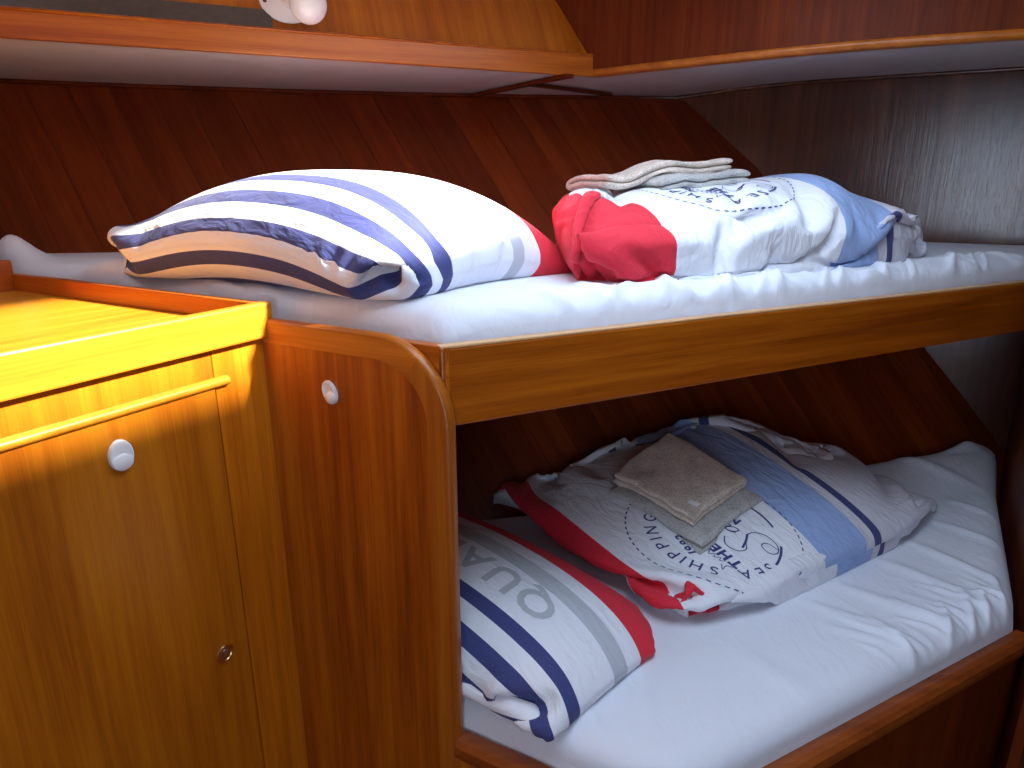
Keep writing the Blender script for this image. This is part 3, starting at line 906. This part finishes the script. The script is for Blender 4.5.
def upsample(X, f=2):
    """Catmull-Rom refinement of both layers"""
    def up(a, ax):
        a = np.moveaxis(a, ax, 0); n = a.shape[0]
        p = np.concatenate([2 * a[:1] - a[1:2], a, 2 * a[-1:] - a[-2:-1]])
        out = []
        for k in range(f):
            t = k / f
            w = (-0.5 * t + t * t - 0.5 * t ** 3, 1 - 2.5 * t * t + 1.5 * t ** 3, 0.5 * t + 2 * t * t - 1.5 * t ** 3, -0.5 * t * t + 0.5 * t ** 3)
            out.append(w[0] * p[0:n - 1] + w[1] * p[1:n] + w[2] * p[2:n + 1] + w[3] * p[3:n + 2])
        res = np.empty(((n - 1) * f + 1,) + a.shape[1:])
        for k in range(f): res[k:-1:f] = out[k]
        res[-1] = a[-1]
        return np.moveaxis(res, 0, ax)
    return up(up(X, 1), 2)
def cushion_mesh(name, X, W, H, mat, parent=None):
    _, a, b, _ = X.shape
    ids = np.zeros((2, a, b), int); verts = []; attr = []
    for l in range(2):
        for i in range(a):
            for j in range(b):
                if l == 1 and (i in (0, a - 1) or j in (0, b - 1)):
                    ids[l, i, j] = ids[0, i, j]; continue
                ids[l, i, j] = len(verts); verts.append(X[l, i, j]); attr.append((W * i / (a - 1), H * j / (b - 1), float(l)))
    faces = []
    for i in range(a - 1):
        for j in range(b - 1):
            q = ids[0, i, j], ids[0, i + 1, j], ids[0, i + 1, j + 1], ids[0, i, j + 1]
            faces.append(q)
            q = ids[1, i, j], ids[1, i, j + 1], ids[1, i + 1, j + 1], ids[1, i + 1, j]
            if len(set(q)) == 4: faces.append(q)
    faces = [tuple(int(k) for k in f) for f in faces]
    o = mesh_obj(name, verts, faces, mat, parent, smooth=True)
    at_ = o.data.attributes.new('cloth', 'FLOAT_VECTOR', 'POINT')
    at_.data.foreach_set('vector', np.array(attr, float).ravel())
    return o
def on_cloth(X, W, H, u, v, lift=0.0012):
    a, b = X.shape[1] - 1, X.shape[2] - 1
    x = min(max(u / W * a, 0), a - 1e-6); y = min(max(v / H * b, 0), b - 1e-6)
    i, j = int(x), int(y); fx, fy = x - i, y - j
    p00, p10, p01, p11 = X[0, i, j], X[0, i + 1, j], X[0, i, j + 1], X[0, i + 1, j + 1]
    p = p00 * (1 - fx) * (1 - fy) + p10 * fx * (1 - fy) + p01 * (1 - fx) * fy + p11 * fx * fy
    n = np.cross((p10 - p00) * (1 - fy) + (p11 - p01) * fy, (p01 - p00) * (1 - fx) + (p11 - p10) * fx)
    n /= np.linalg.norm(n) + 1e-12
    return p + n * lift

# ---- prints: flat lettering laid on the cloth, built in (reading, up) metres
class Print:
    def __init__(self): self.v = []; self.f = []
    def add(self, verts, faces):
        k = len(self.v); self.v += verts; self.f += [tuple(i + k for i in f) for f in faces]
    def stroke(self, pts, w):
        pts = [Vector((p[0], p[1])) for p in pts]; L_ = []; n = len(pts)
        for i, p in enumerate(pts):
            t = (pts[min(i + 1, n - 1)] - pts[max(i - 1, 0)]).normalized(); s = Vector((-t.y, t.x)) * (w / 2 if isinstance(w, float) else w[i] / 2)
            L_ += [tuple(p + s), tuple(p - s)]
        self.add(L_, [(2 * i, 2 * i + 1, 2 * i + 3, 2 * i + 2) for i in range(n - 1)])
    def smooth_stroke(self, pts, w, sub=6):
        out = []
        P = [Vector(p) for p in pts]; P = [P[0] * 2 - P[1]] + P + [P[-1] * 2 - P[-2]]
        for i in range(1, len(P) - 2):
            for k in range(sub):
                t = k / sub
                out.append(0.5 * (2 * P[i] + (P[i + 1] - P[i - 1]) * t + (2 * P[i - 1] - 5 * P[i] + 4 * P[i + 1] - P[i + 2]) * t * t + (3 * P[i] - P[i - 1] - 3 * P[i + 1] + P[i + 2]) * t ** 3))
        out.append(P[-2])
        self.stroke(out, w)
    def arc(self, c, r, a0, a1, w, n=24):
        self.stroke([(c[0] + r * math.cos(math.radians(a0 + (a1 - a0) * k / n)), c[1] + r * math.sin(math.radians(a0 + (a1 - a0) * k / n))) for k in range(n + 1)], w)
    def dashes(self, c, r, n, w, duty=0.55, sy=1.0):
        for k in range(n):
            a0 = 360 * k / n; st = 360 / n * duty
            self.stroke([(c[0] + r * math.cos(math.radians(a0 + st * q / 3)), c[1] + r * sy * math.sin(math.radians(a0 + st * q / 3))) for q in range(4)], w)
    def glyphs(self, text, size, place, bold=0.0, step=0.006):
        """place(x0) -> function mapping glyph-local (x, y) to print coordinates; x0 = pen position"""
        pen = 0.0
        for ch in text:
            if ch == ' ': pen += size * 0.45; continue
            cu = bpy.data.curves.new('glyph', 'FONT'); cu.body = ch; cu.size = size; cu.offset = bold; cu.resolution_u = 3
            ob = bpy.data.objects.new('glyph', cu); COL.objects.link(ob)
            bpy.context.view_layer.update()
            me = bpy.data.meshes.new_from_object(ob.evaluated_get(bpy.context.evaluated_depsgraph_get()))
            bpy.data.objects.remove(ob); bpy.data.curves.remove(cu)
            bm = bmesh.new(); bm.from_mesh(me); bpy.data.meshes.remove(me)
            bmesh.ops.triangulate(bm, faces=bm.faces[:])
            for _ in range(3):
                es = [e for e in bm.edges if e.calc_length() > step]
                if not es: break
                bmesh.ops.subdivide_edges(bm, edges=es, cuts=1)
                bmesh.ops.triangulate(bm, faces=bm.faces[:])
            xs = [v.co.x for v in bm.verts]; x0, x1 = min(xs), max(xs)
            fn = place(pen + (x1 - x0) / 2)
            bm.verts.index_update()
            self.add([tuple(fn(v.co.x - (x0 + x1) / 2, v.co.y)) for v in bm.verts], [tuple(v.index for v in f.verts) for f in bm.faces])
            pen += (x1 - x0) + size * 0.14
            bm.free()
        return pen
    def line(self, text, size, x, y, ang=0.0, bold=0.0):
        c, s = math.cos(math.radians(ang)), math.sin(math.radians(ang))
        return self.glyphs(text, size, lambda pen: (lambda gx, gy: (x + (pen + gx) * c - gy * s, y + (pen + gx) * s + gy * c)), bold)
    def circle_text(self, text, size, c, r, a_start, bold=0.0, track=1.0):
        def place(pen):
            a_ = math.radians(a_start) - pen * track / r
            return lambda gx, gy: (c[0] + (r + gy) * math.cos(a_) + gx * math.sin(a_), c[1] + (r + gy) * math.sin(a_) - gx * math.cos(a_))
        self.glyphs(text, size, place, bold)
    def build(self, name, X, W, H, mapf, mat, parent, lift=0.0012):
        vs = [on_cloth(X, W, H, *mapf(x, y), lift) for x, y in self.v]
        return mesh_obj(name, vs, self.f, mat, parent)

M_ink = plain('navy_print_ink', NAVY, 0.8)
M_greyink = plain('grey_print_ink', (0.47, 0.50, 0.54), 0.85)

def badge(X, W, H, uc, vc, k, parent):
    """round sailing badge; reads toward the hull, its top toward the pillow"""
    mp_ = lambda x, y: (uc - y * k, vc + x * k)
    d = Print(); d.dashes((0, 0), 0.172, 64, 0.0028)
    d.build('dashed_ring', X, W, H, mp_, M_ink, parent)
    t = Print()
    t.circle_text('SEA SHIPPING', 0.036, (0, 0), 0.112, 196, 0.0002, track=1.30)
    t.line('1982', 0.027, -0.035, 0.078, -12, 0.0009)
    t.line('THE', 0.033, -0.098, 0.022, 6, 0.0014)
    t.line('NEW', 0.030, 0.000, -0.072, 14, 0.0012)
    t.circle_text('CO', 0.036, (0, 0), 0.112, 330, 0.0002, track=1.3)
    t.arc((0, 0), 0.126, 200, 228, 0.0050); t.arc((0, 0), 0.126, 252, 292, 0.0050)
    # handwritten capital with a long flourish, then the rest of the word
    t.smooth_stroke([(-0.020, -0.005), (-0.040, 0.012), (-0.062, 0.004), (-0.066, -0.016), (-0.046, -0.036), (-0.034, -0.060), (-0.048, -0.084), (-0.078, -0.088),
                     (-0.096, -0.072), (-0.090, -0.054), (-0.070, -0.054), (-0.068, -0.070), (-0.090, -0.080)], 0.0022)
    t.smooth_stroke([(-0.060, -0.012), (-0.048, -0.034), (-0.034, -0.052)], 0.0045)
    wx = -0.022; wy = -0.040
    word = [(0, 0.006), (0.010, 0.014), (0.018, 0.008), (0.012, -0.006), (0.002, -0.004), (0.006, 0.010), (0.019, 0.012), (0.017, -0.004), (0.026, -0.002), (0.033, 0.012), (0.031, -0.003),
            (0.040, 0.002), (0.052, 0.042), (0.046, 0.044), (0.044, 0.004), (0.054, 0.000), (0.062, 0.012), (0.070, 0.008), (0.066, -0.005), (0.058, 0.002), (0.068, 0.012), (0.080, 0.010), (0.083, 0.014), (0.086, 0.000), (0.095, 0.004)]
    t.smooth_stroke([(wx + x * 1.15, wy + y + x * 0.22) for x, y in word], 0.0026)
    t.smooth_stroke([(wx + 0.100, wy + 0.062), (wx + 0.094, wy + 0.052)], 0.0030)
    # small handwriting under the year
    sw = [(0.004 + 0.006 * q, (0.006 if q % 2 else -0.003) + 0.0012 * q) for q in range(13)]
    t.smooth_stroke([(-0.078, 0.060), (-0.090, 0.070), (-0.086, 0.056), (-0.094, 0.048)] , 0.0018)
    t.smooth_stroke([(-0.080 + x, 0.050 + y) for x, y in sw], 0.0016)
    t.build('lettering', X, W, H, mp_, M_ink, parent)

hull_nrm = Vector((-N79.x, -N79.y, 0.62)).normalized()
def hull_plane(z, t=0.5): return (tuple(hull_pt(t, z, -0.006)), tuple(hull_nrm))

# ---- pillows
PW, PH = 0.60, 0.76
PST = [(0.0, WHITE), (0.070, NAVY), (0.104, WHITE), (0.142, NAVY), (0.176, WHITE), (0.214, NAVY), (0.246, WHITE), (0.352, GREY), (0.398, WHITE), (0.442, RED)]
M_pillow = fabric('striped_pillowcase', bands(PST, PW), 0.6)
# the upper pillow has slipped in its case: a stripe of the reverse shows at the head end
PSU = [(0.0, WHITE), (0.012, NAVY), (0.040, WHITE), (0.074, NAVY), (0.104, WHITE), (0.138, NAVY), (0.168, WHITE), (0.340, GREY), (0.375, WHITE), (0.420, RED)]
M_pillow_u = fabric('striped_pillowcase_slipped', bands(PSU, PW), 0.6)
def pillow_stuff(c, a, b, ha, hb, h, base, na=2.6, nb=3.0):
    """filling of a pillow: half sizes ha along a (to the red end), hb along b"""
    M2 = np.linalg.inv(np.array([[a.x, b.x], [a.y, b.y]]))
    def fn(P):
        x = P[..., 0] - c[0]; y = P[..., 1] - c[1]
        p = (M2[0, 0] * x + M2[0, 1] * y) / ha; q = (M2[1, 0] * x + M2[1, 1] * y) / hb
        pw = np.where(p < 0, np.abs(p) ** (na + 0.3), np.abs(p) ** (na - 0.5))
        return base + h * np.sqrt(np.clip(1 - pw, 0, 1)) * np.sqrt(np.clip(1 - np.where(q > 0, np.abs(q) ** (nb - 1.15), np.abs(q) ** nb), 0, 1))
    return fn
def pillow(centre, eu, floor, vol, label, seed, planes=(), W=0.72, H=0.90, steps=140, ev=None, collide=None, mat=None, text=True, stuff=None, under=1.0):
    X = inflate(W, H, 44, 56, centre, eu, floor, vol, seed=seed, planes=planes, steps=steps, ev=ev, collide=collide, crease=0.002, bend=0.22, stuff=stuff, under=under)
    X = upsample(X, 2)
    o = cushion_mesh('pillow', X, PW, PH, mat or M_pillow)
    tag(o, label, 'pillow', 'striped pillows')
    if text:
        t = Print(); t.line('QUALITY', 0.088, 0, 0, 0, 0.0022)
        t.build('lettering', X, PW, PH, lambda x, y: (0.336 - y, 0.140 + x * 1.08), M_greyink, o, 0.0010)
    return o, X
# ---- duvets
def duvet(centre, eu, W, H, Wr, Hr, floor, vol, mat, label, seed, planes=(), steps=140, badge_at=None, under=0.82, ev=None, stuff=None):
    X = inflate(Wr, Hr, 70, 50, centre, eu, floor, vol, seed=seed, planes=planes, steps=steps, crease=0.006, bend=0.05, under=under, ev=ev, stuff=stuff)
    X = upsample(X, 2)
    o = cushion_mesh('duvet', X, W, H, mat)
    tag(o, label, 'duvet', 'folded duvets')
    if badge_at: badge(X, W, H, *badge_at, o)
    return o, X

UD_W, UD_H = 1.06, 0.74
def upper_duvet_cols(nt, u, v, layer):
    base = bands([(0.0, WHITE), (0.635, BLUE), (0.785, PALE), (0.815, NAVY), (0.836, PALE)], UD_W)(nt, u, v, layer)
    mr = N(nt, 'ShaderNodeMapRange', interpolation_type='SMOOTHSTEP')
    nt.links.new(v, mr.inputs['Value'])
    mr.inputs['From Min'].default_value = 0.26; mr.inputs['From Max'].default_value = 0.42; mr.inputs['To Min'].default_value = 0.225; mr.inputs['To Max'].default_value = 0.04
    fac = math_node(nt, 'LESS_THAN', u, mr.outputs[0])
    return mix_col(nt, fac, base, RED)
M_ud = fabric('banded_duvet_cover_upper', upper_duvet_cols, 0.7)
LD_W, LD_H = 1.16, 0.86
def lower_duvet_cols(nt, u, v, layer):
    base = bands([(0.0, WHITE), (0.035, RED), (0.115, WHITE), (0.50, BLUE), (0.655, PALE), (0.688, NAVY), (0.712, PALE)], LD_W)(nt, u, v, layer)
    # navy bars of the reverse side wrap round the edge against the hull
    bar = math_node(nt, 'LESS_THAN', math_node(nt, 'FRACT', math_node(nt, 'DIVIDE', u, 0.05)), 0.5)
    edge = math_node(nt, 'GREATER_THAN', v, LD_H - 0.045)
    rng_ = math_node(nt, 'MULTIPLY', math_node(nt, 'GREATER_THAN', u, 0.22), math_node(nt, 'LESS_THAN', u, 0.66))
    f = math_node(nt, 'MULTIPLY', math_node(nt, 'MULTIPLY', bar, edge), rng_)
    return mix_col(nt, f, base, NAVY)
M_ld = fabric('banded_duvet_cover_lower', lower_duvet_cols, 0.7)

# upper pillow: striped end by the cabinet fiddle, red end toward the duvet
ue = yawv(39.7); uv_ = yawv(-62)
pil_u, XPU = pillow((-0.375, 1.475, Z_UM + 0.02), (ue.x, ue.y), Z_UM - 0.004, 0.060, 'plump striped pillow in sunlight on the upper bunk', 11, W=0.655, H=0.91, mat=M_pillow_u, text=False, under=0.90, stuff=pillow_stuff((-0.375, 1.475), ue, uv_, 0.27, 0.40, 0.208, Z_UM), ev=(uv_.x, uv_.y),
                    planes=[(tuple(p_s(0.5, 1.3, -0.022)), tuple(FWD)), hull_plane(Z_UM), (tuple(rail_pt(0.5, 0.03)), tuple(N63))])
# upper duvet: a long loaf, fuller toward the foot
du_ = yawv(65); dn = Vector((-du_.y, du_.x, 0))
c0 = Vector((0.16, 1.275, 0))
def loc(P, o, a, b):
    x = P[..., 0] - o.x; y = P[..., 1] - o.y
    return x * a.x + y * a.y, x * b.x + y * b.y
def up_stuff(P):
    p, q = loc(P, c0, du_, dn)
    pl_ = -0.02 - 0.35 * q
    hm = 0.145 + 0.045 * smoothstep((p - 0.25) / 0.45) + 0.012 * np.sin(p * 19 + 2 * q) + 0.010 * np.sin(p * 31 - 9 * q)
    a_ = np.clip(np.abs(q - 0.27) / 0.27, 0, 1); b_ = np.where(p > 0.42, (p - 0.42) / 0.585, (0.42 - p) / (0.42 - pl_)); b_ = np.clip(b_, 0, 1)
    return Z_UM + hm * (1 - a_ ** 3.2) ** 0.5 * (1 - b_ ** 4.0) ** 0.5
cc = c0 + du_ * 0.50 + dn * 0.275
duv_u, XDU = duvet((cc.x, cc.y, Z_UM + 0.02), (du_.x, du_.y), UD_W, UD_H, 1.29, 0.82, Z_UM - 0.004, 0.078, M_ud, 'folded duvet with wide red end lying along the upper bunk', 5,
                   planes=[hull_plane(Z_UM), (tuple(c0 + dn * -0.012), tuple(dn)), (tuple(c0 + dn * 0.60), tuple(-dn)), ((0.07, 1.42, 0.0), tuple(yawv(100)))], badge_at=(0.46, 0.31, 0.95), stuff=up_stuff)
# lower pillow, partly behind the post
lp = yawv(43)
ln_ = yawv(-45)
tip = at(658, 622, Z_LM + 0.05); tip2 = at(534, 748, Z_LM + 0.03)
cl = (tip + tip2) * 0.5 + ln_ * 0.37 - lp * 0.006 + Vector((-0.028, -0.006, 0))
qf = Q.dot(FWD)
def post_collide(X):
    f_ = X[..., 0] * FWD.x + X[..., 1] * FWD.y - qf
    s_ = (X[..., 0] - Q.x) * PORT.x + (X[..., 1] - Q.y) * PORT.y
    need = np.interp(s_, [-0.10, -0.01], [-0.09, 0.016])
    d = np.maximum(need - f_, 0)
    X[..., 0] += d * FWD.x; X[..., 1] += d * FWD.y
pil_l, XPL = pillow((cl.x, cl.y, Z_LM + 0.02), (lp.x, lp.y), Z_LM - 0.004, 0.034, 'striped pillow with red end on the lower bunk beside the post', 23, W=0.56, H=0.82, ev=(ln_.x, ln_.y), collide=post_collide,
                    planes=[hull_plane(Z_LM)])
# lower duvet against the hull
FLd = at(702, 640, Z_LM); FRd = at(955, 512, Z_LM + 0.02)
de = (FRd - FLd); de.z = 0; dl = de.length; de.normalize(); dp = Vector((-de.y, de.x, 0))
cd = FLd + de * (dl * 0.5 - 0.035) + dp * 0.365
def low_stuff(P):
    p, q = loc(P, FLd, de, dp)
    pl_ = -0.02 - 0.17 * q
    hm = 0.105 + 0.105 * smoothstep((q - 0.10) / 0.45) * np.exp(-((p - 0.60) / 0.30) ** 2) + 0.030 * smoothstep((q - 0.1) / 0.4) + 0.006 * np.sin(p * 23 + 5 * q) + 0.005 * np.sin(q * 27 - 7 * p)
    a_ = np.clip(np.where(q < 0.36, (0.36 - q) / 0.36, (q - 0.36) / 0.40), 0, 1)
    b_ = np.clip(np.where(p > 0.45, (p - 0.45) / (dl - 0.47), (0.45 - p) / (0.45 - pl_)), 0, 1)
    return Z_LM + hm * (1 - a_ ** 3.0) ** 0.5 * (1 - b_ ** 3.0) ** 0.5
duv_l, XDL = duvet((cd.x, cd.y, Z_LM + 0.02), (de.x, de.y), LD_W, LD_H, 1.20, 0.93, Z_LM - 0.004, 0.074, M_ld, 'folded duvet with navy badge lettering on the lower bunk', 8,
                   planes=[hull_plane(Z_LM + 0.1), (tuple(FLd - dp * 0.005), tuple(dp))], badge_at=(0.335, 0.335, 1.0), ev=tuple(yawv(-41))[:2], stuff=low_stuff)

# ---- towels
def terry(name, col):
    m, nt, b = new_mat(name); L = nt.links.new
    tc = N(nt, 'ShaderNodeTexCoord')
    n1 = N(nt, 'ShaderNodeTexNoise'); n1.inputs['Scale'].default_value = 260; n1.inputs['Detail'].default_value = 3
    n2 = N(nt, 'ShaderNodeTexNoise'); n2.inputs['Scale'].default_value = 30; n2.inputs['Detail'].default_value = 3
    L(tc.outputs['Object'], n1.inputs['Vector']); L(tc.outputs['Object'], n2.inputs['Vector'])
    mx = math_node(nt, 'ADD', math_node(nt, 'MULTIPLY', n1.outputs['Fac'], 0.65), math_node(nt, 'MULTIPLY', n2.outputs['Fac'], 0.35))
    r = ramp(nt, [(0.36, tuple(c * 0.62 for c in col)), (0.52, col), (0.68, tuple(min(1, c * 1.18) for c in col))])
    L(mx, r.inputs['Fac']); L(r.outputs['Color'], b.inputs['Base Color'])
    b.inputs['Roughness'].default_value = 1.0; b.inputs['Sheen Weight'].default_value = 0.25
    bp = N(nt, 'ShaderNodeBump'); bp.inputs['Strength'].default_value = 0.9; bp.inputs['Distance'].default_value = 0.004
    L(mx, bp.inputs['Height']); L(bp.outputs[0], b.inputs['Normal'])
    return m
M_beige = terry('beige_terry', (0.72, 0.60, 0.51)); M_gterry = terry('grey_terry', (0.50, 0.49, 0.47))

from mathutils import noise as mnoise
def towel(name, cx, cy, ex, L_, W_, layers, t, mat, base, label, seed, z_extra=0.0, sag=0.0):
    """towel folded zig-zag: ex = direction of the fold edge (length L_), W_ across"""
    ex = Vector((ex[0], ex[1], 0)).normalized(); ey = Vector((-ex.y, ex.x, 0))
    half = t * 0.47
    path = []
    for k in range(layers):
        z = t * (k + 0.5)
        xs = np.linspace(0.0, 1.0, 14)
        row = [(x, z) for x in xs]
        if k % 2: row = row[::-1]
        path += row
        if k < layers - 1:
            s = 1 if k % 2 == 0 else -1; x0 = 1.0 if s > 0 else 0.0
            for a_ in np.linspace(-math.pi / 2, math.pi / 2, 6)[1:-1]:
                path.append((x0 + s * (t / 2 / W_) * 1.05 * math.cos(a_), z + t / 2 + t / 2 * math.sin(a_)))
    n = len(path)
    P = [Vector((p[0] * W_, p[1])) for p in path]
    left = []; right = []
    for i in range(n):
        tt = (P[min(i + 1, n - 1)] - P[max(i - 1, 0)]).normalized(); nn = Vector((-tt.y, tt.x)) * half
        left.append(P[i] + nn); right.append(P[i] - nn)
    def cap(a_, b_, d):
        c = (a_ + b_) / 2; r = half
        v = (a_ - c)
        out = []
        for q in (45, 90, 135):
            ca, sa = math.cos(math.radians(q)), math.sin(math.radians(q))
            out.append(c + v * ca + d * (r * sa))
        return out
    d_end = (P[-1] - P[-2]).normalized(); d_st = (P[0] - P[1]).normalized()
    outl = left + cap(left[-1], right[-1], d_end) + right[::-1] + cap(right[0], left[0], d_st)
    m = len(outl); S = 34
    bm = bmesh.new(); R = []
    for k in range(S + 1):
        q = k / S; endr = min(q, 1 - q) * L_
        sc = 1.0 if endr > half else math.sqrt(max(0.02, 1 - (1 - endr / half) ** 2))
        ring = []
        for (y, z), (py, pz) in zip([tuple(p) for p in outl], [tuple(p) for p in (left + [left[-1]] * 3 + right[::-1] + [right[0]] * 3)]):
            # pinch the ends round
            zc = (math.floor(min(max(z / t, 0), layers - 1e-3)) + 0.5) * t
            z2 = zc + (z - zc) * (0.55 + 0.45 * sc)
            wx = (q - 0.5) * L_ + 0.012 * (mnoise.noise(Vector((y * 9, z * 25, seed))) if True else 0)
            wy = y - W_ / 2 + 0.008 * mnoise.noise(Vector((q * 5, z * 30, seed + 5)))
            p = Vector((cx, cy, 0)) + ex * wx + ey * wy
            zz = base(p.x, p.y) + z2 + z_extra + 0.004 * mnoise.noise(Vector((q * 6, y * 22, seed + 9 + 3 * round(z / t))))
            p.z = zz
            p += Vector((1, 1, 1)) * 0.0012 * mnoise.noise(p * 160)
            ring.append(bm.verts.new(p))
        R.append(ring)
    for k in range(S):
        for j in range(m):
            bm.faces.new((R[k][j], R[k][(j + 1) % m], R[k + 1][(j + 1) % m], R[k + 1][j]))
    for ring, rev in ((R[0], True), (R[-1], False)):
        # the end face follows the zig-zag: stitch left to right along the layers
        nL = n
        for i in range(nL - 1):
            q = (ring[i], ring[i + 1], ring[nL + 3 + (nL - 1 - (i + 1))], ring[nL + 3 + (nL - 1 - i)])
            bm.faces.new(q if rev else q[::-1])
        e0 = [ring[nL - 1], ring[nL], ring[nL + 1], ring[nL + 2], ring[nL + 3]]; bm.faces.new(e0 if rev else e0[::-1])
        e1 = [ring[2 * nL + 2], ring[2 * nL + 3], ring[2 * nL + 4], ring[2 * nL + 5], ring[0]]; bm.faces.new(e1 if rev else e1[::-1])
    o = bm_obj(name, bm, mat, smooth=True)
    sd = o.modifiers.new('smooth', 'SUBSURF'); sd.levels = 1; sd.render_levels = 1
    tag(o, label, 'towel')
    return o

def stuff_at(fn, lift=0.006, sig=0.03):
    """height of the filled bedding, lightly smoothed, for things that lie on it"""
    offs = np.array([(0, 0), (sig, 0), (-sig, 0), (0, sig), (0, -sig)])
    def h(x, y):
        P = np.array([x, y]) + offs
        return float(fn(P).mean()) + lift
    return h
bl = stuff_at(low_stuff, 0.018, 0.05)
zl = 0.70
pl_, pf_, pr_ = at(600, 488, zl), at(689, 531, zl - 0.01), at(774, 512, zl - 0.01)
exl = (pf_ - pl_); eyl = (pr_ - pf_); cl_ = (pl_ + pr_) * 0.5
Ll, Wl = exl.length, abs(eyl.dot(Vector((-exl.y, exl.x, 0)).normalized()))
g1 = towel('towel', cl_.x, cl_.y, (exl.x, exl.y), Ll, Wl, 2, 0.021, M_gterry, bl, 'grey folded towel lying under the beige towel on the lower duvet', 3)
g2 = towel('towel', cl_.x - 0.012, cl_.y + 0.022, (exl.x, exl.y), Ll * 0.90, Wl * 0.88, 2, 0.014, M_beige, lambda x, y: bl(x, y) + 0.042, 'beige folded towel on top of the grey towel on the lower duvet', 7)
INFO.append(('towel', Ll, Wl, cl_, bl(cl_.x, cl_.y)))
lc_ = at(694, 503, bl(cl_.x, cl_.y) + 0.066)
lm = frame(lc_, exl, (0.25, -0.6, 0.8))
tag(bm_obj('care_label', box_bm(-0.012, 0.012, -0.006, 0.006, -0.001, 0.001, 0.0005), M_white, g2, matrix=lm), 'small white care label')

pU = c0 + du_ * 0.36 + dn * 0.35
bu = stuff_at(up_stuff, 0.010, 0.05)
u1 = towel('towel', pU.x + 0.075, pU.y - 0.02, (du_.x, du_.y), 0.26, 0.17, 2, 0.016, M_gterry, bu, 'grey folded towel under the cream towel on the upper duvet', 13)
u2 = towel('towel', pU.x, pU.y, (du_.x, du_.y), 0.36, 0.16, 2, 0.015, M_beige, lambda x, y: bu(x, y) + 0.031, 'cream folded towel lying on top of the upper duvet', 17)
